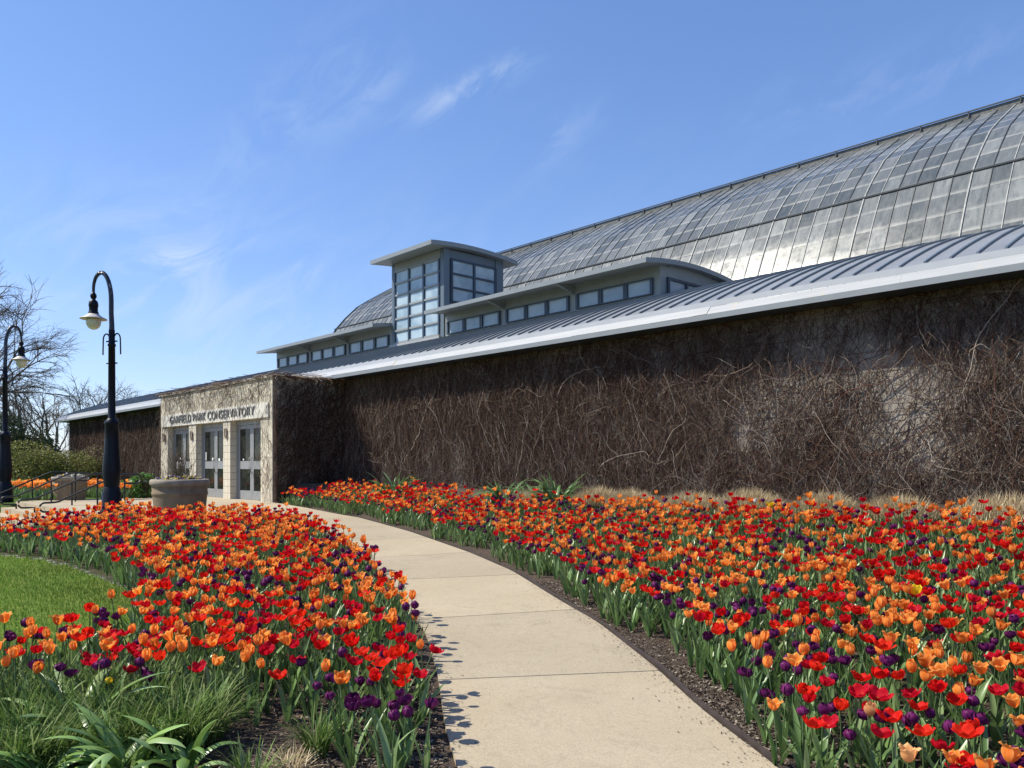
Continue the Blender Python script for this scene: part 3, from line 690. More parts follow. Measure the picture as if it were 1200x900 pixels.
def vine(name, place, s0, s1, z0, z1, n, label, seed, dens, probs, group=None, thick=1.0, lean=0.0, down=.55, fine=1.0):
    rng = np.random.default_rng(seed); mb = MB()
    for frac, k, step, wander, out, r0, up in ((.035, 26, .10, .30, .05, .0075, True), (.18, 12, .07, .42, .06, .0044, True), (down*1.5, 15, .065, .17, .10, .0034, False), (.50, 6, .04, .6, .09, .0032, False), (.10, 4, .03, .8, .13, .0036, True)):
        P = vine_paths(int(n*frac), k, s0, s1, z0, z1, rng, up, step*fine, wander, out, dens, lean)
        if len(P) == 0: continue
        R = np.linspace(1, .45, k)[None]*r0*thick*rng.uniform(.6, 1.5, len(P))[:, None]
        pr = np.array(probs); pr = pr*np.array([.8, .7, 1.1, 1.5, 1.8, .8, 2.2]) if out > .1 else pr; pr = pr/pr.sum()  # outermost twigs drawn paler more often: bright highlights put into their colour
        ci = rng.choice(len(VCOL), len(P), p=pr); col = VCOL[ci]*rng.uniform(.75, 1.25, (len(P), 1))
        tubes_many(mb, place(P), R, col)
    nt_ = int((s1-s0)*.5)      # woody trunks climbing from the ground
    P = vine_paths(nt_, 24, s0, s1, z0, z0+.05, rng, True, .10, .20, .05, None, lean); P = P.copy()
    R = np.linspace(1, .3, 24)[None]*rng.uniform(.006, .013, nt_)[:, None]
    sx = rng.uniform(s0, s1, nt_); an = rng.normal(lean, .35, nt_); zz = np.full(nt_, z0)
    for j in range(24):
        P[:, j, 0] = np.clip(sx, s0, s1); P[:, j, 1] = np.minimum(zz, z1); P[:, j, 2] = .03+.02*np.sin(j*.7+np.arange(nt_)); sx = sx+np.sin(an)*.13; zz = zz+np.cos(an)*.13; an = np.clip(an+rng.normal(0, .16, nt_), -1.35, 1.35)
    if s1-s0 > 15 and thick < 1.2: tubes_many(mb, place(P), R, np.array([(.10, .07, .052)])*rng.uniform(.6, 1.5, (nt_, 1)), 5)
    allv = np.vstack(mb.v); base = np.array([(allv[:, 0].min()+allv[:, 0].max())/2, (allv[:, 1].min()+allv[:, 1].max())/2, allv[:, 2].min()])
    return tag(mb.build(name, 'vine_stem', loc=base), label, 'vine', group)
def on_front(b):
    def f(P):
        x, y = W(P[..., 0], b-P[..., 2]); return np.stack([x, y, P[..., 1]], -1)
    return f
def on_side(a):
    def f(P):   # s = b along the side face, out towards lower a
        x, y = W(a-P[..., 2], P[..., 0]); return np.stack([x, y, P[..., 1]], -1)
    return f
rn = np.random.default_rng(11); blobs = [(rn.uniform(-3, 20), rn.uniform(1, 4), rn.uniform(.12, .7), rn.uniform(-.8, .6)) for _ in range(190)]
def dens_main(s, z):
    d = .86 + .12*sst(s, 5.0, 7.0)
    d = d + .12*sst(2.6-z, 0, 1.2)*sst(9-s, 0, 4) + .20*sst(z, 3.1, 3.7)*sst(s, 5, 8)
    d = d - .40*np.exp(-((s-3.9)/1.1)**2 - ((z-2.95)/.62)**2)
    d = d + .20*np.sin(s*3.1+.8*np.sin(z*1.9)) * np.sin(s*7.7+1.1*np.sin(z*2.7)) + .10*np.sin(s*13+z)
    for c in blobs: d = d + .65*c[3]*np.exp(-((s-c[0])/c[2])**2 - ((z-c[1])/c[2])**2)
    return np.clip(d, .05, 1)
vine('dormant_vine', on_front(11.665), -6, 19.75, .80, 4.0, 50000, 'leafless brown vine thickly matted over the long wall behind the tulip bed', 21, dens_main, [.22, .22, .17, .12, .11, .08, .08], thick=.80, fine=.78)
vine('dormant_vine', on_front(11.69), 28.45, 49.9, .5, 4.0, 11000, 'leafless reddish brown vine covering the low wall beyond the entrance block', 22, lambda s, z: np.full(len(s), .9), [.28, .22, .18, .10, .05, .15, .02], thick=1.3)
def dens_side(s, z): return np.full(len(s), .8)
vine('dormant_vine', on_side(19.79), 9.5, 11.65,   .5, 3.95, 3000, 'dark bare vine leaning across the shaded side face of the entrance block', 23, dens_side, [.30, .34, .12, .06, .05, .12, .01], lean=.5)
def dens_ent(s, z):
    free = ((s > 20.45) & (s < 27.72) & (z < 3.28))
    d = np.where(free, .0, np.where(z > 3.25, .8, .55)); return d
vine('dormant_vine', on_front(9.47), 19.82, 28.35, .5, 3.98, 3600, 'bare vine draped over the sunlit front of the entrance block around the lettering', 24, dens_ent, [.12, .14, .2, .2, .18, .06, .10], down=.3)
def coping_vine():
    rng = np.random.default_rng(31); mb = MB(); n = 520
    a = rng.uniform(19.75, 28.4, n); b = rng.uniform(9.40, 9.62, n); n2 = 350
    a = np.concatenate([a, rng.uniform(19.68, 19.86, n2)]); b = np.concatenate([b, rng.uniform(9.45, 11.5, n2)]); n = len(a)
    k = 7; P = np.zeros((n, k, 3)); z = np.full(n, 3.99); dz = rng.normal(.004, .011, n); da = rng.normal(0, .05, n); db = rng.normal(0, .03, n)
    for j in range(k):
        x, y = W(a, b); P[:, j] = np.column_stack([x, y, z]); a = a+da; b = b+db; z = z+dz; da += rng.normal(0, .02, n); db += rng.normal(0, .02, n); dz -= .004
    ci = rng.choice(len(VCOL), n); tubes_many(mb, P, np.full((n, k), .0055), VCOL[ci])
    base = np.vstack(mb.v).min(0)
    tag(mb.build('dormant_vine', 'vine_stem', loc=base), 'tangle of bare vine tips along the top edge of the entrance block', 'vine')
coping_vine()

# ------------------------------------------------------------------ street lamps
def make_lamp():
    r = empty('street_lamp', (0, 0, 0))
    mb = MB(); mb.lathe([(0, 0), (.24, 0), (.24, .10), (.22, .14), (.215, .48), (.19, .52), (.185, .56), (.165, .60)], 16)
    mb.build('base', 'lamp_blue_black', r)
    mb = MB(); mb.lathe([(.165, .60), (.20, .85), (.205, 1.0), (.175, 1.3), (.155, 1.6), (.15, 1.9), (.165, 1.92), (.165, 1.96), (.10, 2.03), (.085, 2.05), (.082, 2.4), (.075, 3.55), (.09, 3.56), (.09, 3.60), (.072, 3.61), (.068, 3.9)], 16)
    mb.build('post', 'lamp_blue_black', r)
    # gooseneck
    an = np.linspace(0, math.pi, 18); top = [(0, 0, 3.88), (0, 0, 4.02), (-.015, 0, 4.25)] + [(-.30 + .285*math.cos(q) if q < math.pi/2 else -.30+.22*math.cos(q), 0, 4.50 + (.62 if q < math.pi/2 else .34)*math.sin(q) + (0 if q < math.pi/2 else .28)) for q in an] + [(-.52, 0, 4.72), (-.52, 0, 4.66)]
    mb = MB(); mb.tube(top, [.062, .058, .055]+[.055-.02*i/17 for i in range(18)]+[.034, .034], 12); mb.build('arm', 'worn_lamp_paint', r)
    for sg in (-1, 1):
        q = np.linspace(0, math.pi, 12); pts = [(sg*.05, 0, 3.58)] + [(sg*(.15-.09*math.cos(x)), 0, 3.70+.12*math.sin(x)) for x in q] + [(sg*.245, 0, 3.54), (sg*.25, 0, 3.38)]
        mb = MB(); mb.tube(pts, .016, 8); mb.build('banner_hook', 'lamp_blue_black', r)
    for z in (3.66, 3.2):
        mb = MB(); mb.tube([(-.15, 0, z), (.15, 0, z)], .016, 8); mb.build('cross_bar', 'lamp_blue_black', r)
    X = -.52; DZ = 0
    def hd(p): return [(r_*.86, 4.72-(4.42-z_)*.80) for r_, z_ in p]
    mb = MB(); mb.lathe(hd([(.0, 4.42), (.04, 4.42), (.05, 4.39), (.075, 4.36), (.085, 4.31), (.07, 4.26), (.045, 4.23), (.07, 4.21), (.11, 4.17), (.125, 4.10), (.125, 4.04), (.115, 4.03), (.115, 3.92), (.13, 3.88), (.15, 3.82)]), 20, (X, 0, DZ))
    mb.build('fitting', 'lamp_blue_black', r)
    mb = MB(); mb.lathe(hd([(.14, 3.84), (.22, 3.77), (.345, 3.715), (.35, 3.70), (.34, 3.70), (.22, 3.745), (.14, 3.79)]), 28, (X, 0, DZ)); mb.build('shade', 'shade_enamel', r)
    q = np.linspace(.35, math.pi, 14); mb = MB(); mb.lathe(hd([(.195*math.sin(x), 3.63+.205*math.cos(x)) for x in q]), 24, (X, 0, DZ)); mb.build('globe', 'globe_glass', r)
    return r
lamp = make_lamp()
LX, LY = (131-600)/920*16.5, 16.5
lamp.location = (LX, LY, zg1(LX, LY)); lamp.rotation_euler = (0, 0, math.radians(-14)); lamp.scale = (.88, .88, 1)
tag(lamp, 'tall dark street lamp on the plaza beside the planter and the nearest handrail', 'street lamp', 'gooseneck street lamps')
l2 = copy_tree(lamp); LX, LY = (6-600)/920*22.6, 22.6; l2.location = (LX, LY, .50); l2.rotation_euler = (0, 0, math.radians(242))
tag(l2, 'dark street lamp standing before the bare tree, farther off beyond the steps', 'street lamp', 'gooseneck street lamps')

# ------------------------------------------------------------------ planters, handrails
def blades(mb, n, base, spread, length, width, lean, rng, cols, k=4, droop=.6, fold=0.0, mi=0):
    """n curved strap leaves round base (x, y, z): spread of their roots, mean length, half width, lean from upright, colours"""
    az = rng.uniform(0, 2*np.pi, n); rr = spread*np.sqrt(rng.random(n)); az2 = rng.uniform(0, 2*np.pi, n) if spread > .3 else az+rng.normal(0, .9, n); bx = base[0]+rr*np.cos(az2); by = base[1]+rr*np.sin(az2)
    le = length*rng.uniform(.6, 1.25, n)*(1-.65*(rr/spread)**2.5 if spread > .3 else 1); ln = np.clip(rng.normal(lean, lean*.45, n), .02, 1.5); dr = droop*rng.uniform(.4, 1.5, n)
    t = np.linspace(0, 1, k); P = np.zeros((n, k, 3)); x = bx.copy(); y = by.copy(); z = np.full(n, base[2]) if np.isscalar(base[2]) else base[2].copy()
    th = ln.copy()
    for j in range(k):
        P[:, j] = np.column_stack([x, y, z]); seg = le/(k-1)
        x = x+np.cos(az)*np.sin(th)*seg; y = y+np.sin(az)*np.sin(th)*seg; z = z+np.cos(th)*seg; th = th+dr/(k-1)
    side = np.stack([-np.sin(az), np.cos(az), np.zeros(n)], 1)
    wv = width*rng.uniform(.7, 1.3, n)[:, None]*np.interp(t, [0, .35, .75, 1], [.55, 1, .8, .04])[None]
    Lp = P - side[:, None]*wv[..., None]; Rp = P + side[:, None]*wv[..., None]
    ci = np.asarray(cols)[rng.integers(0, len(cols), n)]*rng.uniform(.75, 1.3, (n, 1))
    if fold:
        tng = np.gradient(P, axis=1); nrm = np.cross(tng, np.broadcast_to(side[:, None], tng.shape)); nrm /= np.linalg.norm(nrm, axis=2)[..., None]+1e-9
        wav = np.sin(t[None]*rng.uniform(3, 9, n)[:, None]+rng.uniform(0, 6, n)[:, None])*.35
        off = nrm*(wv*fold)[..., None]; V = np.stack([Lp-off*(1+wav[..., None]), P, Rp-off*(1-wav[..., None])], 2).reshape(n, k*3, 3)
        q = np.array([(3*j+c, 3*j+c+1, 3*j+c+4, 3*j+c+3) for j in range(k-1) for c in (0, 1)])
        mb.add(V.reshape(-1, 3), (q[None]+(np.arange(n)*k*3)[:, None, None]).reshape(-1, 4), mi, np.repeat(ci, k*3, axis=0), True); return
    V = np.stack([Lp, Rp], 2).reshape(n, k*2, 3)
    q = np.array([(2*j, 2*j+1, 2*j+3, 2*j+2) for j in range(k-1)])
    F = (q[None] + (np.arange(n)*k*2)[:, None, None]).reshape(-1, 4)
    mb.add(V.reshape(-1, 3), F, mi, np.repeat(ci, k*2, axis=0), False)

def small_blossoms(mb, n, centre, rad, rng, cols, size=.03):
    az = rng.uniform(0, 2*np.pi, n); rr = rad*np.sqrt(rng.random(n))
    for i in range(n):
        c = np.array((centre[0]+rr[i]*np.cos(az[i]), centre[1]+rr[i]*np.sin(az[i]), centre[2]+rng.uniform(0, .09)*(1.2-rr[i]/rad)))
        col = np.asarray(cols[rng.integers(0, len(cols))])*rng.uniform(.8, 1.15); tilt = rng.normal(0, .5, 2)
        ex = np.array((1, 0, tilt[0])); ey = np.array((0, 1, tilt[1])); a0 = rng.uniform(0, 6)
        v = [c-.004] ; k = 10
        for q in range(k):
            r = size*(1 if q % 2 else .62)*rng.uniform(.8, 1.2); v.append(c+ex*r*np.cos(a0+q*2*np.pi/k)+ey*r*np.sin(a0+q*2*np.pi/k)+np.array((0, 0, .006)))
        mb.add(v, [(0, 1+q, 1+(q+1) % k) for q in range(k)], 0, col)

GREEN = [(.05, .10, .03), (.07, .13, .035), (.04, .085, .03), (.10, .16, .05)]
def planter(x, y, D, label, flabel, seed, twigs, hz=1.0):
    z = zg1(x, y)+.03; R = D/2; r = empty('planter', (x, y, z))
    mb = MB(); mb.lathe([(0, 0), (R*.80, 0), (R*.82, .03), (R*.90, .40), (R*.905, .44), (R*.93, .45), (R*.935, .50), (R*.915, .51), (R*.93, .60)], 40); mb.build('bowl', 'planter_stone', r)
    mb = MB(); mb.lathe([(R*.93, .60), (R*.99, .62), (R*1.0, .66), (R*.985, .70), (R*.94, .715), (R*.88, .70), (R*.87, .64), (0, .66)], 40); mb.build('rim', 'planter_rim', r)
    r.scale = (1, 1, hz); tag(r, label, 'planter', 'stone planters on the plaza')
    rng = np.random.default_rng(seed); mb = MB()
    small_blossoms(mb, 150, (0, 0, .72), R*.80, rng, [(.75, .55, .04), (.72, .62, .12), (.14, .10, .22), (.10, .07, .14), (.6, .58, .62), (.75, .72, .6)], .034)
    g = MB(); blades(g, 400, (0, 0, .66), R*.8, .12, .012, .6, rng, GREEN, 3)
    zt = z+.70*(hz-1); fo = mb.build('pansies', 'small_flower'); fo.location = (x, y, zt); tag(fo, flabel, 'flowers', kind='stuff')
    lf = g.build('foliage', 'shrub_leaf', fo)
    if twigs:
        n = 90; k = 9; P = np.zeros((n, k, 3)); az = rng.uniform(0, 6.28, n); p = np.column_stack([.25*rng.normal(0, .5, n), .25*rng.normal(0, .5, n), np.full(n, .66)])
        th = rng.uniform(.0, .55, n); st = rng.uniform(.06, .125, n)
        for j in range(k):
            P[:, j] = p; p = p + np.column_stack([np.cos(az)*np.sin(th), np.sin(az)*np.sin(th), np.cos(th)])*st[:, None]; th = th+rng.normal(0.02, .13, n); az = az+rng.normal(0, .35, n)
        mb = MB(); tubes_many(mb, P, np.linspace(.006, .002, k)[None]*np.ones((n, 1)), np.array([(.15, .12, .08)])*rng.uniform(.6, 1.4, (n, 1)))
        o = mb.build('twig_bush', 'vine_stem'); o.location = (x, y, zt); tag(o, 'bare spindly twig bush rising from the pansies in the near planter', 'bush')
planter((211-600)/920*15.8, 15.8, 1.13, 'round brown stone planter with a pale rim standing before the doors', 'yellow and violet pansies in the planter before the doors', 41, True, 1.18)
planter((82-600)/920*22.6, 22.6, .96, 'brown stone planter of pansies behind the handrails by the far steps', 'white and yellow pansies in the planter behind the handrails', 42, False, .93)

def handrail(a, label):
    x0, y0 = W(a, 5.14); zb = .58; r = empty('handrail', (x0, y0, zb))
    def Q(pts): 
        o = []
        for b, z in pts:
            x, y = W(a, b); o.append((x-x0, y-y0, z-zb))
        return o
    top = []
    # loop at the head, slope, loop at the foot
    for q in np.linspace(-math.pi/2, math.pi/2, 9): top.append((5.98+.10*math.cos(q), 1.255+.105*math.sin(q)))
    pts = [(5.72, 1.15)] + top + [(5.62, 1.36), (5.5, 1.315), (4.36, .775), (4.28, .76), (4.16, .755)]
    for q in np.linspace(math.pi/2, 3*math.pi/2, 9): pts.append((4.08+.09*math.cos(q), .655+.10*math.sin(q)))
    pts += [(4.2, .555), (4.33, .555), (4.335, .30), (4.335, .02)]
    mb = MB(); mb.tube(Q(pts), .022, 8); mb.build('rail', 'black_iron', r)
    mb = MB(); mb.tube(Q([(5.14, 1.15), (5.14, .58)]), .02, 8); mb.build('post', 'black_iron', r)
    mb = MB(); mb.tube(Q([(5.72, 1.36), (5.72, .58)]), .02, 8); mb.build('post', 'black_iron', r)
    tag(r, label, 'handrail', 'black handrails on the steps')
for a, lab in ((19.55, 'black iron handrail on the steps passing right behind the near street lamp'), (21.75, 'second black handrail on the steps counting from the near street lamp'),
               (23.85, 'third black handrail on the steps, before the far planter'), (26.1, 'black handrail at the far end of the steps, against the orange tulips')):
    handrail(a, lab)

# ------------------------------------------------------------------ trees and bushes
def branch_tree(seed, height, spread, trunk_r, levels=5, droop=.0, nb=(3, 5), first=.25, bias=None):
    rng = random.Random(seed); tr = MB(); cr = MB()
    def grow(p, d, ln, r, lv):
        n = 5 if lv > 1 else 7; pts = [p]; q = p.copy(); dd = d.copy(); sub = []
        for i in range(n):
            dd = dd + Vector((rng.gauss(0, .13), rng.gauss(0, .13), rng.gauss(0, .10) + (.05 if lv < 3 else -.02)*1 - droop*lv*.02)); dd.normalize(); q = q + dd*ln/n; pts.append(q.copy()); sub.append((q.copy(), dd.copy(), (i+1)/n))
        rad = np.linspace(r, r*(.55 if lv < levels else .35), n+1)
        (tr if lv == 0 else cr).tube([tuple(x) for x in pts], rad, 8 if lv == 0 else (5 if lv < 3 else 3), caps=False)
        if lv >= levels: return
        k = rng.randint(*nb) + (2 if lv == 0 else 0)
        for c in range(k):
            qp, qd, f = sub[-1] if c == 0 else rng.choice([s for s in sub if s[2] > (first if lv == 0 else .2)])
            ang = rng.uniform(.35, .9) if c else rng.uniform(.05, .35)
            ax = Vector((rng.gauss(0, 1), rng.gauss(0, 1), rng.gauss(0, .5))); ax = ax - ax.dot(qd)*qd; ax.normalize()
            nd_ = (qd*math.cos(ang) + ax*math.sin(ang)); nd_.z += .10 if lv < 2 else 0
            if lv == 0: nd_.x *= spread; nd_.y *= spread
            nd_.normalize(); grow(qp, nd_, ln*rng.uniform(.58, .82), r*(.62 if c else .75)*rng.uniform(.75, 1.05), lv+1)
    grow(Vector((0, 0, 0)), Vector((0, 0, 1)), height*.34, trunk_r, 0)
    return tr, cr
def bare_tree(x, y, seed, height, spread, trunk_r, label, levels=5, z=None, rot=0, group=None, **k):
    r = empty('bare_tree', (x, y, (zg1(x, y) if z is None else z)), rot); tr, cr = branch_tree(seed, height, spread, trunk_r, levels, **k)
    tr.build('trunk', 'bark_grey', r); cr.build('crown', 'bark_grey', r); tag(r, label, 'tree', group); return r
bare_tree(-33.7, 46, 4, 13.6, 1.9, .19, 'large leafless tree spreading its branches behind the far street lamp', 6, nb=(4, 4), first=.2)
for i, (u, y, h, lab) in enumerate([(30, 95, 15, 'leafless tree in the distance left of the olive bush'), (92, 110, 13.5, 'small leafless tree over the near end of the low roof'), (128, 120, 15, 'leafless tree top rising over the low roof by the lamp post'),
                                    (152, 125, 14, 'leafless tree top rising over the roof just past the lamp post'), (62, 88, 12, 'thin leafless tree above the olive bush by the building corner')]):
    bare_tree((u-600)/920*y, y, 50+i, h, 1.2, .25, lab, 5, rot=i, group='distant leafless trees', nb=(3, 4))
def leaf_cloud(mb, n, rad, centre, rng, cols, size, lumps=9, shell=.55):
    c = []
    for _ in range(lumps):
        v = rng.normal(0, 1, 3); v /= np.linalg.norm(v); c.append((v*np.array(rad)*rng.uniform(.3, .75), rng.uniform(.35, .6)))
    k = rng.integers(0, lumps, n); cen = np.array([q[0] for q in c])[k]; rr = np.array([q[1] for q in c])[k]
    d = rng.normal(0, 1, (n, 3)); d /= np.linalg.norm(d, axis=1)[:, None]; p = cen + d*(rr*np.cbrt(rng.uniform(shell**3, 1.1, n)))[:, None]*np.array(rad)
    p += np.asarray(centre); p = p[p[:, 2] > .02]; n = len(p)
    u = rng.normal(0, 1, (n, 3)); u /= np.linalg.norm(u, axis=1)[:, None]; v = np.cross(u, rng.normal(0, 1, (n, 3))); v /= np.linalg.norm(v, axis=1)[:, None]
    s = size*rng.uniform(.6, 1.4, (n, 1)); V = np.stack([p-u*s, p+v*s*.45, p+u*s, p-v*s*.45], 1)
    col = np.asarray(cols)[rng.integers(0, len(cols), n)]*rng.uniform(.7, 1.3, (n, 1))
    mb.add(V.reshape(-1, 3), (np.arange(4)[None]+np.arange(n)[:, None]*4), 0, np.repeat(col, 4, axis=0))
def bush(name, x, y, rad, label, seed, cols, n=9000, size=.06, cat='bush', stems=True, z=None):
    rng = np.random.default_rng(seed); z = zg1(x, y) if z is None else z; r = empty(name, (x, y, z)); mb = MB(); leaf_cloud(mb, n, rad, (0, 0, rad[2]*.75), rng, cols, size); mb.build('foliage', 'shrub_leaf', r)
    m2 = MB(); k = 60; P = np.zeros((k, 6, 3)); az = rng.uniform(0, 6.28, k)
    for j in range(6):
        f = j/5; P[:, j] = np.column_stack([np.cos(az)*rad[0]*.75*f, np.sin(az)*rad[1]*.75*f, rng.uniform(.8, 1.5, k)*rad[2]*f])
    tubes_many(m2, P, np.linspace(.02, .005, 6)[None]*np.ones((k, 1)), np.tile([(.11, .08, .05)], (k, 1))); m2.build('stems', 'vine_stem', r)
    tag(r, label, cat); return r
OLIVE = [(.22, .22, .06), (.17, .18, .05), (.27, .26, .09), (.13, .15, .045)]
bush('round_bush', (58-600)/920*36, 36, (2.0, 1.8, 1.15), 'loose olive green bush beyond the steps at the foot of the wall', 61, OLIVE, 14000, .055)
bush('round_bush', (108-600)/920*37, 37, (1.2, 1.0, 1.1), 'sparse brownish bush against the vine covered wall', 62, [(.20, .16, .08), (.25, .21, .10), (.16, .12, .06)], 3500, .05)
bush('evergreen_bush', (12-600)/920*55, 55, (3.2, 2.5, 2.6), 'dark green bush far off under the big leafless tree', 63, [(.035, .055, .022), (.05, .07, .03), (.028, .045, .02)], 12000, .10)
bush('evergreen_bush', (-30-600)/920*60, 60, (4, 3, 3), 'dark far bush at the edge behind the far street lamp', 64, [(.035, .055, .022), (.05, .07, .03)], 10000, .12)
for i, (u, v, rx, h, lab) in enumerate([(168, 585, .5, .42, 'leafy green plant with pale flowers left of the doors'), (146, 588, .45, .32, 'low green plant with white flowers behind the near lamp post'), (182, 584, .35, .5, 'bright green plant against the far corner of the entrance block')]):
    x, y = (u-600)/920*24.5, 24.5-i*.4
    o = bush('flowering_plant', x, y, (rx, rx, h), lab, 70+i, [(.10, .22, .05), (.14, .30, .06), (.08, .17, .045), (.22, .36, .10)], 2600, .05, 'plant')
    mb = MB(); small_blossoms(mb, 16, (0, 0, h*1.05), rx*1.2, np.random.default_rng(80+i), [(.75, .75, .72), (.6, .7, .4)], .045); f = mb.build('blossoms', 'small_flower', o)

# ------------------------------------------------------------------ lawn grass, mulch chips
def lawn_grass():
    rng = np.random.default_rng(91); n = 150000; x = rng.uniform(-9.5, -3.2, n); y = rng.uniform(4.2, 11.4, n)
    lim = np.abs(x)/np.maximum(y, .1) < .75; x = x[lim]; y = y[lim]
    dc = np.hypot(-6.5-x, 7.5-y)+1e-6; ok = ~inside(x+(-6.5-x)/dc*.2, y+(7.5-y)/dc*.2, LEFT_BED) & (x < fL(y)); x = x[ok]; y = y[ok]; mb = MB(); z = zg(x, y)
    n = len(x); az = rng.uniform(0, 6.28, n); h = rng.uniform(.022, .055, n); ln = rng.uniform(.1, .8, n); wd = .0026
    s = np.column_stack([-np.sin(az), np.cos(az), np.zeros(n)])*wd; p = np.column_stack([x, y, z]); d = np.column_stack([np.cos(az)*np.sin(ln), np.sin(az)*np.sin(ln), np.cos(ln)])*h[:, None]
    V = np.stack([p-s, p+s, p+d], 1)
    cols = np.array([(.115, .25, .025), (.16, .29, .04), (.10, .21, .025), (.22, .30, .06)]); patch = .85+.3*np.sin(x*1.9+np.sin(y*2.3))*np.sin(y*1.7)
    c = cols[rng.integers(0, 4, n)]*rng.uniform(.75, 1.25, (n, 1))*patch[:, None]
    mb.add(V.reshape(-1, 3), np.arange(3)[None]+np.arange(n)[:, None]*3, 0, np.repeat(c, 3, axis=0))
    tag(mb.build('lawn_grass', 'grass_blade'), 'short green grass of the lawn curving round the tulip bed', 'grass', kind='stuff')
lawn_grass()
def chips():
    rng = np.random.default_rng(92); n = 34000; y = np.concatenate([rng.uniform(2.5, 9, n//2), rng.uniform(2.5, 5.5, n//2)])
    rgt = rng.random(n) < .5; x = np.where(rgt, fR(y)+.05+rng.exponential(.35, n), fL(y)-.03-rng.exponential(.6, n))
    ok = ((x > fR(y)) | inside(x, y, LEFT_BED)); x = x[ok]; y = y[ok]; n = len(x); z = zg(x, y)+.026
    sp = rng.random(n) < .0; u = rng.normal(0, 1, (n, 3)); u[:, 2] *= .35; u /= np.linalg.norm(u, axis=1)[:, None]; v = np.cross(u, np.array((0, 0, 1))+rng.normal(0, .4, (n, 3))); v /= np.linalg.norm(v, axis=1)[:, None]
    ln = rng.uniform(.006, .022, (n, 1)); wd = rng.uniform(.003, .007, (n, 1)); p = np.column_stack([x, y, z])
    V = np.stack([p-u*ln, p+v*wd-u*ln*.3, p+u*ln, p-v*wd+u*ln*.2], 1)
    cols = np.array([(.05, .035, .028), (.10, .075, .055), (.20, .165, .13), (.32, .28, .23), (.07, .05, .04)])
    c = cols[rng.choice(5, n, p=[.3, .3, .2, .08, .12])]*rng.uniform(.7, 1.3, (n, 1)); mb = MB(); mb.add(V.reshape(-1, 3), np.arange(4)[None]+np.arange(n)[:, None]*4, 0, np.repeat(c, 4, axis=0))
    # a few chips and crumbs strewn on the walk near its edges
    n = 760; y = rng.uniform(3.4, 9, n); x = np.where(rng.random(n) < .7, fR(y)-rng.exponential(.07, n), fL(y)+rng.exponential(.06, n)); z = .025*y+.041
    az = rng.uniform(0, 6.28, n); ln = rng.uniform(.003, .011, n)[:, None]; wd = rng.uniform(.002, .005, n)[:, None]; u = np.column_stack([np.cos(az), np.sin(az), rng.normal(0, .2, n)]); v = np.column_stack([-np.sin(az), np.cos(az), rng.normal(0, .3, n)]); p = np.column_stack([x, y, z])
    V = np.stack([p-u*ln, p+v*wd, p+u*ln, p-v*wd], 1); mb.add(V.reshape(-1, 3), np.arange(4)[None]+np.arange(n)[:, None]*4, 0, np.repeat(cols[rng.choice(3, n)]*.9, 4, axis=0))
    tag(mb.build('mulch_chips', 'mulch_chip'), 'grey brown bark mulch chips lying along both edges of the path', 'mulch', kind='stuff')
chips()

# ------------------------------------------------------------------ clumps that are not tulips
def clump(name, x, y, label, cat, mat, n, spread, length, width, lean, cols, seed, droop=.6, k=5, group=None, dz=0, fold=0.0):
    rng = np.random.default_rng(seed); z = zg1(x, y)+dz; mb = MB(); blades(mb, n, (0, 0, 0), spread, length, width, lean, rng, cols, k, droop, fold or (.55 if mat == 'strap_leaf' else 0))
    o = mb.build(name, mat); o.location = (x, y, z); return tag(o, label, cat, group)
TAN = [(.56, .45, .28), (.46, .36, .21), (.64, .54, .37), (.38, .29, .17)]
for i, a in enumerate(np.arange(1.9, 11.8, 1.12)):
    b = 10.80+.12*math.sin(i*2.1); x, y = W(a+.15*math.sin(i*3.3), b); rad = .50+.08*math.sin(i*1.7)
    rng = np.random.default_rng(100+i); mb = MB(); blades(mb, 3600, (0, 0, 0), rad, .37, .0035, .40, rng, TAN, 4, .5)
    o = mb.build('dry_grass_mound', 'dry_grass'); o.location = (x, y, zg1(x, y)-.01)
    tag(o, 'tan mound of clipped dry ornamental grass between the tulips and the vine wall', 'grass mound', 'dry grass mounds along the wall')
STRAP = [(.15, .24, .09), (.10, .18, .065), (.20, .30, .14), (.07, .13, .045)]
for i, (u, y, sz, lab) in enumerate([(650, 14.9, 1.0, 'largest strap leaved green clump under the vine wall, where the dry grass begins'), (588, 16.0, .8, 'strap leaved clump in the middle of three behind the tulips below the vine wall'), (462, 18.9, 1.0, 'strap leaved clump behind the tulips close to the entrance block')]):
    x = (u-600)/920*y; clump('strap_leaf_clump', x, y, lab, 'plant', 'strap_leaf', 70, .2, .74*sz, .031, .32, STRAP, 120+i, 1.9, 8, 'strap leaved clumps under the wall')
    if i == 1: clump('strap_leaf_clump', x+.6, y-.35, 'small strap leaved clump between two bigger ones under the vine wall', 'plant', 'strap_leaf', 45, .15, .6, .028, .4, STRAP, 130, 2.0, 8, 'strap leaved clumps under the wall')
GR = [(.09, .16, .032), (.12, .20, .045), (.17, .25, .065), (.065, .12, .028), (.27, .33, .13)]
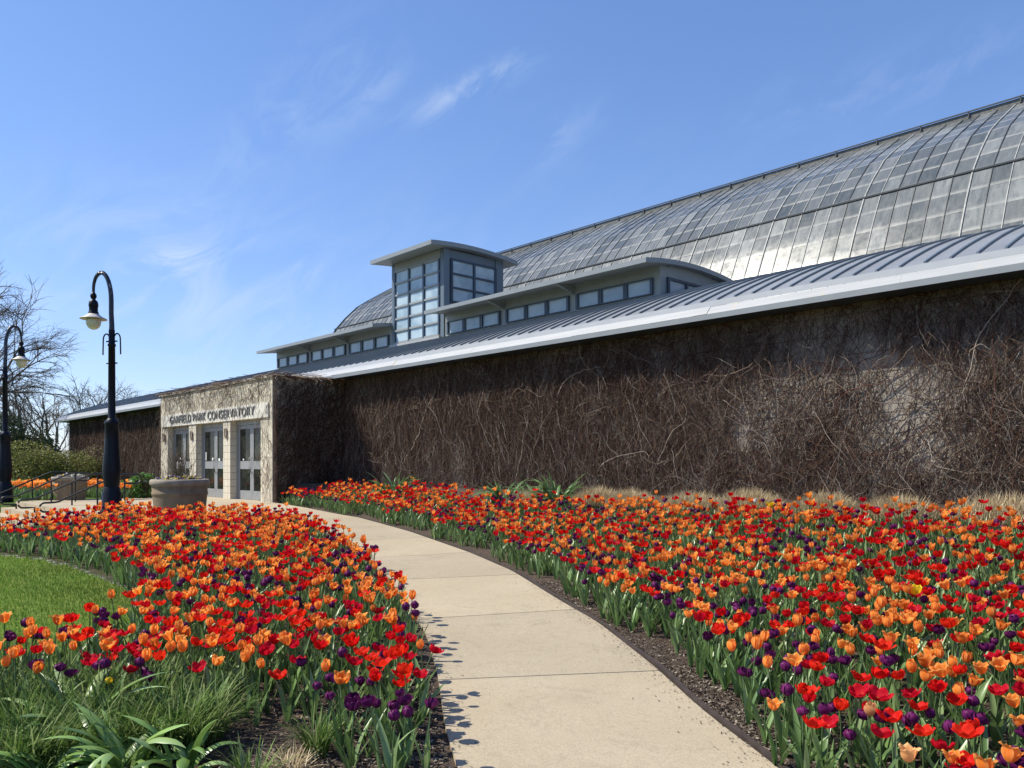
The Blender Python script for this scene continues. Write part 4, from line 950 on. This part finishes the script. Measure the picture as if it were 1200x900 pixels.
for i, (u, v, n, ln, lab) in enumerate([(20, 868, 420, .34, 'fine bladed green grass clump in the near corner of the bed'), (95, 850, 420, .34, 'arching green grass clump behind the broad leaved lily'), (165, 846, 420, .36, 'green grass clump with light streaks between two lilies'),
                                        (228, 872, 380, .36, 'grass clump fanning out over the bare mulch'), (60, 896, 300, .3, 'low grass clump beside the grey leaved lily in front'), (372, 888, 130, .27, 'single upright dark green grass tuft on bare mulch near the path'),
                                        (292, 930, 90, .24, 'small grass tuft at the front of the bare mulch'),
    (130, 880, 420, .33, 'dense green grass clump between the two front lilies'), (10, 835, 360, .3, 'grass clump at the lawn side of the near bed'), (195, 880, 380, .33, 'grass clump beside the folded lily leaf'), (55, 838, 380, .32, 'grass clump under the bent lily leaves'), (20, 905, 380, .3, 'grass clump in front of the leftmost lily')]):
    x, y = pix_ground(u, v); clump('grass_clump', x, y, lab, 'grass clump', 'grass_blade', n, .14 if n > 200 else .05, ln, .0038, .42 if n > 200 else .3, GR, 140+i, .9, 6, 'grass clumps in the near bed')
LIL = [(.22, .35, .09), (.17, .29, .065), (.30, .42, .16), (.14, .24, .05)]
for i, (u, v, ln, lab) in enumerate([(95, 862, .48, 'broad grey green strap leaved lily plant bent over behind the grass clumps'), (150, 905, .36, 'sprawling broad leaved lily plant in front of the grass clumps'), (60, 915, .34, 'broad leaved lily plant at the very front corner of the bed'), (215, 905, .30, 'small lily plant with folded leaf beside the bare mulch'), (285, 915, .2, 'lone upright leaf shoot on the bare mulch')]):
    x, y = pix_ground(u, v); clump('lily_plant', x, y, lab, 'plant', 'strap_leaf', [34, 40, 30, 20, 3][i], .07, ln*1.1, .027, .52, LIL, 160+i, 2.1, 12, 'broad leaved plants in the near bed')
x, y = pix_ground(340, 905); clump('dead_grass_tuft', x, y, 'tan dead grass tuft lying on the mulch beside the green tuft', 'grass tuft', 'dry_grass', 160, .07, .15, .0025, 1.0, TAN, 180, .5, 5)

# ------------------------------------------------------------------ tulips
T_ = np.array([0, .2, .45, .7, .9, 1.])
SHAPES = {   # radius and height along the petal
 'orange_half': ([.004, .021, .031, .033, .036, .044], [0, .012, .034, .055, .068, .073]),
 'orange_closed': ([.004, .021, .029, .027, .022, .020], [0, .012, .036, .058, .072, .078]),
 'orange_open': ([.004, .023, .036, .042, .049, .057], [0, .010, .030, .051, .063, .067]),
 'red_open': ([.004, .026, .043, .051, .055, .057], [0, .008, .022, .039, .052, .056]),
 'red_half': ([.004, .026, .038, .040, .038, .036], [0, .010, .028, .047, .060, .064]),
 'red_wide': ([.004, .026, .043, .052, .057, .060], [0, .008, .021, .036, .047, .050]),
 'purple_closed': ([.004, .023, .030, .027, .019, .010], [0, .010, .029, .047, .058, .062]),
 'purple_half': ([.004, .024, .034, .033, .028, .025], [0, .010, .027, .044, .055, .058])}
def bloom(shape, rng, ns=5, ntv=7, scale=1.0, pointed=.6):
    r0, h0 = SHAPES[shape]; t = np.linspace(0, 1, ntv); s = np.linspace(-1, 1, ns); Vs, Fs, Cs = [], [], []; n = 0; rnd = rng.random()
    wid = np.interp(t, T_, [.006, .021, .029, .026, .014, .0010])
    for k in range(6):
        inner = k >= 3; ph = (k % 3)*2*np.pi/3 + (np.pi/3 if inner else 0) + rng.normal(0, .08)
        op = rng.normal(1, .13); tw = rng.normal(0, .10)
        r = np.interp(t, T_, r0)*(.90 if inner else 1.0); r = r*(1+(op-1)*t*1.6); h = np.interp(t, T_, h0)*(1.0+(.03 if inner else 0)) - (op-1)*.05*t*t*.5
        ang = np.clip(wid[:, None]/np.maximum(r[:, None], .012), 0, .92)*s[None]
        rad = r[:, None]*(1 + .10*np.abs(s)[None]**2*(.4+t[:, None]) ) - .0035*(1-s[None]**2)*t[:, None]
        z = h[:, None] - .006*np.abs(s)[None]**2*t[:, None] + rng.normal(0, .0012, (ntv, ns))*t[:, None]
        a = ph + ang + tw*t[:, None]
        V = np.stack([rad*np.cos(a), rad*np.sin(a), z], -1).reshape(-1, 3)
        i, j = np.meshgrid(np.arange(ntv-1), np.arange(ns-1), indexing='ij'); q = np.stack([i*ns+j, i*ns+j+1, (i+1)*ns+j+1, (i+1)*ns+j], -1).reshape(-1, 4)
        Vs.append(V); Fs.append(q+n); n += len(V)
        Cs.append(np.column_stack([np.repeat(t, ns), np.tile(np.abs(s), ntv), np.full(ntv*ns, np.clip(rnd+rng.normal(0, .08), 0, 1))]))
    return np.vstack(Vs)*scale, np.vstack(Fs), np.vstack(Cs)
LEAFC = [(.135, .23, .07), (.17, .28, .09), (.105, .185, .055), (.23, .33, .13)]
def leaves_mesh(rng, nl, hi=True, big=1.0):
    out = []
    for i in range(nl):
        mb = MB(); k = 7 if hi else 4; az = 2*np.pi*i/nl + rng.normal(0, .5); L_ = rng.uniform(.20, .34)*big; wd = rng.uniform(.012, .023)*big; lean = rng.uniform(.05, .36); droop = rng.uniform(.1, .9)
        th = lean; p = np.array((.008*np.cos(az), .008*np.sin(az), 0.)); P = []
        for j in range(k): P.append(p.copy()); p = p + np.array((np.cos(az)*np.sin(th), np.sin(az)*np.sin(th), np.cos(th)))*L_/(k-1); th += droop/(k-1)
        P = np.array(P); t = np.linspace(0, 1, k); wv = wd*np.interp(t, [0, .3, .7, 1], [.5, 1, .75, .03]); tw = rng.normal(0, .5); az2 = az + tw*t
        side = np.stack([-np.sin(az2), np.cos(az2), np.zeros(k)], 1); inn = np.stack([-np.cos(az), -np.sin(az), .15]) if False else np.array((-np.cos(az), -np.sin(az), .25))
        fold = .45 if hi else .3
        g = np.stack([P-side*wv[:, None]+inn*wv[:, None]*fold, P, P+side*wv[:, None]+inn*wv[:, None]*fold], 1); c = np.asarray(LEAFC[rng.integers(0, 4)])*rng.uniform(.8, 1.25)
        mb.sheet(g, 0, c, True); out.append(mb)
    return out
def stem_mesh(h, bend, hi=True):
    mb = MB(); k = 6 if hi else 3; t = np.linspace(0, 1, k); mb.tube(np.column_stack([bend*t*t, 0*t, h*t]), .0035, 5 if hi else 3, 0, (.10, .17, .06), caps=False); return mb
KIND_SHAPES = {'orange_tulip': (['orange_half', 'orange_closed', 'orange_half', 'orange_closed'], 'petal_orange'), 'red_tulip': (['red_open', 'red_half', 'red_open', 'red_half'], 'petal_red'), 'purple_tulip': (['purple_closed', 'purple_half', 'purple_closed', 'purple_half'], 'petal_purple')}
STATE = {'orange_half': 'half open', 'orange_open': 'wide open', 'orange_closed': 'closed', 'red_open': 'open', 'red_half': 'half open', 'red_wide': 'wide open', 'purple_closed': 'closed', 'purple_half': 'half open'}
HGT = {'orange_tulip': .355, 'red_tulip': .34, 'purple_tulip': .295}

def scatter():
    rng = np.random.default_rng(2024); step = .126
    gx, gy = np.meshgrid(np.arange(-13, 8.5, step), np.arange(1.6, 20.8, step), indexing='ij'); x = gx.ravel()+rng.uniform(-.42, .42, gx.size)*step; y = gy.ravel()+rng.uniform(-.42, .42, gx.size)*step
    a, b = AB(x, y); wav = .09*np.sin(a*2.3)+.06*np.sin(a*5.1+1)
    right = (x > fR(y)) & (b < 10.12+.12*np.sin(a*1.3)+.75*sst(a, 11.5, 14)) & (a < 19.5) & (dist_line(x, y, RE) > .19+wav)
    left = inside(x, y, LEFT_BED) & (dist_line(x, y, LE) > .16+.05*np.sin(y*5))
    # bare front of the near bed
    front = y < np.interp(x, [-6, -3.0, -2.0, -1.3, -1.15, -.55, 0], [4.5, 4.35, 4.4, 4.4, 4.0, 3.6, 3.55]); left &= ~front
    left &= ~((y < 4.6) & (x > -1.45) & (x < -1.0) & (rng.random(x.shape) < .6))
    for cu, cy in ((650, 14.9), (588, 16.0), (462, 18.9)):
        right &= np.hypot(x-(cu-600)/920*cy, y-cy) > .42
    keep = right | left
    vis = (np.abs(x)/np.maximum(y, .1) < .78)
    keep &= vis & (rng.random(x.shape) < .93)
    return x[keep], y[keep], right[keep]
TX, TY, TRIGHT = scatter()
TZ = zg(TX, TY)
def lowfreq(x, y, ph): return .5+.5*np.sin(x*2.1+ph+1.3*np.sin(y*1.7+ph))*np.sin(y*2.4-ph+1.1*np.sin(x*1.3))
r_ = np.random.default_rng(77)
pp = np.stack([.33+.16*lowfreq(TX, TY, .3), .36+.16*lowfreq(TX, TY, 2.2), .17+.16*lowfreq(TX, TY, 4.1)], 1)
dE = np.minimum(dist_line(TX, TY, RE), dist_line(TX, TY, LE)); pp[:, 2] += .24*(dE < .8); pp /= pp.sum(1)[:, None]
TK = (r_.random(len(TX))[:, None] > np.cumsum(pp, 1)).sum(1).clip(0, 2)
# planted in loose clusters of one colour
cs = r_.integers(0, len(TX), len(TX)//7); near_c = np.empty(len(TX), int); cx_t, cy_t = TX[cs], TY[cs]
for i0 in range(0, len(TX), 4000):
    near_c[i0:i0+4000] = np.argmin((TX[i0:i0+4000, None]-cx_t[None])**2+(TY[i0:i0+4000, None]-cy_t[None])**2, axis=1)
TK = np.where(r_.random(len(TX)) < .5, TK[cs][near_c], TK)
KN = ['orange_tulip', 'red_tulip', 'purple_tulip']
print('tulips', len(TX), np.bincount(TK))

NVAR = 12
def build_variants(kind):
    shapes, mat = KIND_SHAPES[kind]; rng = np.random.default_rng(1000 + ord(kind[0])); out = []
    for v in range(NVAR):
        sh = shapes[v % 4]; h = HGT[kind]*rng.uniform(.80, 1.16); bend = rng.uniform(0, .08); tilt = rng.normal(0, .24)
        bs_ = rng.uniform(.80, 1.0); bv, bf, bc = bloom(sh, rng, 5, 7, bs_)
        ct, st = math.cos(tilt), math.sin(tilt); R = np.array([(ct, 0, st), (0, 1, 0), (-st, 0, ct)]); bv = bv@R.T + np.array((bend, 0, h-.004))
        lv, lf, lc = bloom(sh, rng, 3, 4, bs_); lv = lv@R.T + np.array((bend, 0, h-.004))
        out.append(dict(shape=sh, h=h, bend=bend, hi=(bv, bf, bc), lo=(lv, lf, lc), leaves=leaves_mesh(rng, int(rng.integers(3, 6))), leaves_lo=leaves_mesh(rng, 3, False)))
    return out
def tulips():
    yv = np.hypot(TX, TY); u = 600+920*TX/TY; vtop = 544+(EYE-(TZ+.36))/TY*920
    inframe = (u > -10) & (u < 1210) & (vtop < 905)
    for ki, kind in enumerate(KN):
        var = build_variants(kind); mat = KIND_SHAPES[kind][1]; colour = kind.split('_')[0]
        idx = np.where((TK == ki) & (vtop < 960))[0]; order = idx[np.argsort(np.where(inframe[idx], yv[idx], 1e3+yv[idx]))]
        ind = order[:298]; rest = order[298:]; rng = np.random.default_rng(300+ki)
        # prototypes: one with parts, one single mesh per variant
        protos = []
        for v in var:
            mb = MB(); mb.add(*v['hi'][:2], 0, v['hi'][2], True); s = stem_mesh(v['h'], v['bend'])
            one = MB(); one.add(*v['hi'][:2], 0, v['hi'][2], True)
            for src in [s]+v['leaves']:
                for q in range(len(src.v)): one.v.append(src.v[q]); one.c.append(src.c[q]); one.f.append(src.f[q]+one.n); one.mi.append(np.ones(len(src.f[q]), int)); one.sm.append(src.sm[q])
                one.n += src.n
            protos.append((mb, s, v['leaves'], one))
        cache = {}
        for c, i in enumerate(ind):
            vi = int(rng.integers(0, NVAR)); v = var[vi]; near = yv[i] < 5.6
            loc = (float(TX[i]), float(TY[i]), float(TZ[i])); rz = float(rng.uniform(0, 6.28)); sc = float(rng.uniform(.9, 1.1))
            key = (vi, near)
            if key not in cache:
                mb, s, lv, one = protos[vi]
                if near:
                    r = empty(kind, (0, 0, 0)); mb.build('bloom', mat, r); s.build('stem', 'tulip_leaf', r)
                    for l in lv: l.build('leaf', 'tulip_leaf', r)
                else: r = one.build(kind, [mat, 'tulip_leaf'])
                cache[key] = r; o = r
            else: o = copy_tree(cache[key])
            o.location = loc; o.rotation_euler = (float(rng.normal(0, .05)), float(rng.normal(-.04, .05)), rz); o.scale = (sc, sc, sc)
            right = bool(TRIGHT[i]); dist = float(dE[i]); bed = 'bed below the vine wall' if right else 'bed beside the lawn'
            where = 'near the path edge' if dist < .9 else ('in the thick of' if dist < 2.4 else 'deep in')
            lab = f"{STATE[v['shape']]} {colour} tulip " + (f'near the path edge of the {bed}' if dist < .9 else f'{where} the {bed}')
            tag(o, lab, 'tulip', f'{colour} tulips in the {bed}')
        if len(rest):
            mb = MB(); vi = rng.integers(0, NVAR, len(rest)); mid = yv[rest] < 7.5
            for v in range(NVAR):
                for hi in (True, False):
                    sel = rest[(vi == v) & (mid == hi)]; n = len(sel)
                    if not n: continue
                    q = var[v]; parts = [(*(q['hi'] if hi else q['lo']), 0)]
                    for src in [stem_mesh(q['h'], q['bend'], False)]+(q['leaves'] if hi else q['leaves_lo']):
                        for g in range(len(src.v)): parts.append((src.v[g], src.f[g], src.c[g], 1)); 
                    rz = rng.uniform(0, 6.28, n); sc = rng.uniform(.88, 1.12, n); cz, sz = np.cos(rz), np.sin(rz); lean = rng.normal(-.03, .06, n)
                    jitter = rng.uniform(0, 1, n)
                    for (pv, pf, pc, mi) in parts:
                        X = (pv[None, :, 0]*cz[:, None]-pv[None, :, 1]*sz[:, None])*sc[:, None]; Y = (pv[None, :, 0]*sz[:, None]+pv[None, :, 1]*cz[:, None])*sc[:, None]; Z = np.broadcast_to(pv[None, :, 2]*sc[:, None], X.shape)
                        X = X + Z*lean[:, None]
                        V = np.stack([X+TX[sel][:, None], Y+TY[sel][:, None], Z+TZ[sel][:, None]], -1).reshape(-1, 3)
                        F = (pf[None]+(np.arange(n)*len(pv))[:, None, None]).reshape(-1, pf.shape[1])
                        cc = np.broadcast_to(pc[None], (n, len(pv), 3)).copy()
                        if mi == 0: cc[..., 2] = (cc[..., 2]*.3+jitter[:, None]*.7)
                        mb.add(V, F, mi, cc.reshape(-1, 3), True)
            tag(mb.build(kind+'_drift', [mat, 'tulip_leaf']), f'drift of {colour} tulips farther back in the two beds', 'tulips', kind='stuff')
tulips()

# a handful of flowers that stand out from the mass
def special(name, u, v, h, shape, mat, label, seed, cat='tulip'):
    x, y = pix_ground(u, v, h+.03); print(name, x, y); rng = np.random.default_rng(seed); r = empty(name, (x, y, zg1(x, y))); bv, bf, bc = bloom(shape, rng, 5, 7, .62 if name == 'yellow_daisy' else (1.15 if name == 'yellow_tulip' else .9))
    mb = MB(); mb.add(bv+np.array((0, 0, h)), bf, 0, bc, True); mb.build('bloom', mat, r); stem_mesh(h+.004, 0).build('stem', 'tulip_leaf', r)
    for l in leaves_mesh(rng, 2): l.build('leaf', 'tulip_leaf', r)
    tag(r, label, cat)
special('yellow_tulip', 1072, 692, .40, 'red_half', 'petal_yellow', 'only bright yellow tulip, standing among the red ones in the bed below the wall', 501)
special('yellow_tulip', 903, 593, .40, 'orange_half', 'petal_yellow', 'golden yellow tulip at the back of the bed before the dry grass', 502)
special('white_tulip', 885, 587, .42, 'orange_closed', 'petal_white', 'single white tulip at the back of the bed beside the dry grass', 503)
special('purple_tulip', 409, 646, .46, 'purple_closed', 'petal_purple', 'tall purple tulip sticking up alone over the path from the bed beside the lawn', 504)
special('peach_tulip', 1064, 884, .36, 'orange_half', 'petal_peach', 'pale peach tulip at the front of the bed below the wall', 505)
special('peach_tulip', 1020, 832, .33, 'orange_closed', 'petal_peach', 'fading peach tulip among purple ones near the path', 506)
special('yellow_daisy', 128, 795, .26, 'purple_closed', 'petal_yellow', 'little yellow flower among the grass clumps of the near bed', 507, 'flower')

# the bed of pink-orange tulips beyond the steps
def far_bed():
    rng = np.random.default_rng(401); var = build_variants('orange_tulip'); mb = MB(); n = 1300
    a = rng.uniform(24.95, 32, n); b = rng.uniform(5.2, 8.6, n); x, y = W(a, b); u = 600+920*x/y
    ok = (u > -20) & ~((a > 25) & (b > 5.4) & (b < 6.9) & (a < 27.2) & (u > 62)); x, y = x[ok], y[ok]; n = len(x); z = np.full(n, .55)
    for i in range(n):
        q = var[int(rng.integers(0, NVAR))]; s = rng.uniform(.95, 1.2)
        for (pv, pf, pc, mi) in [(*q['lo'], 0)] + [(s_.v[0], s_.f[0], s_.c[0], 1) for s_ in q['leaves_lo']+[stem_mesh(q['h'], q['bend'], False)]]:
            mb.add(pv*s+np.array((x[i], y[i], z[i])), pf, mi, pc, True)
    tag(mb.build('far_tulip_drift', ['petal_orange', 'tulip_leaf']), 'drift of salmon orange tulips beyond the steps and handrails', 'tulips', kind='stuff')
far_bed()
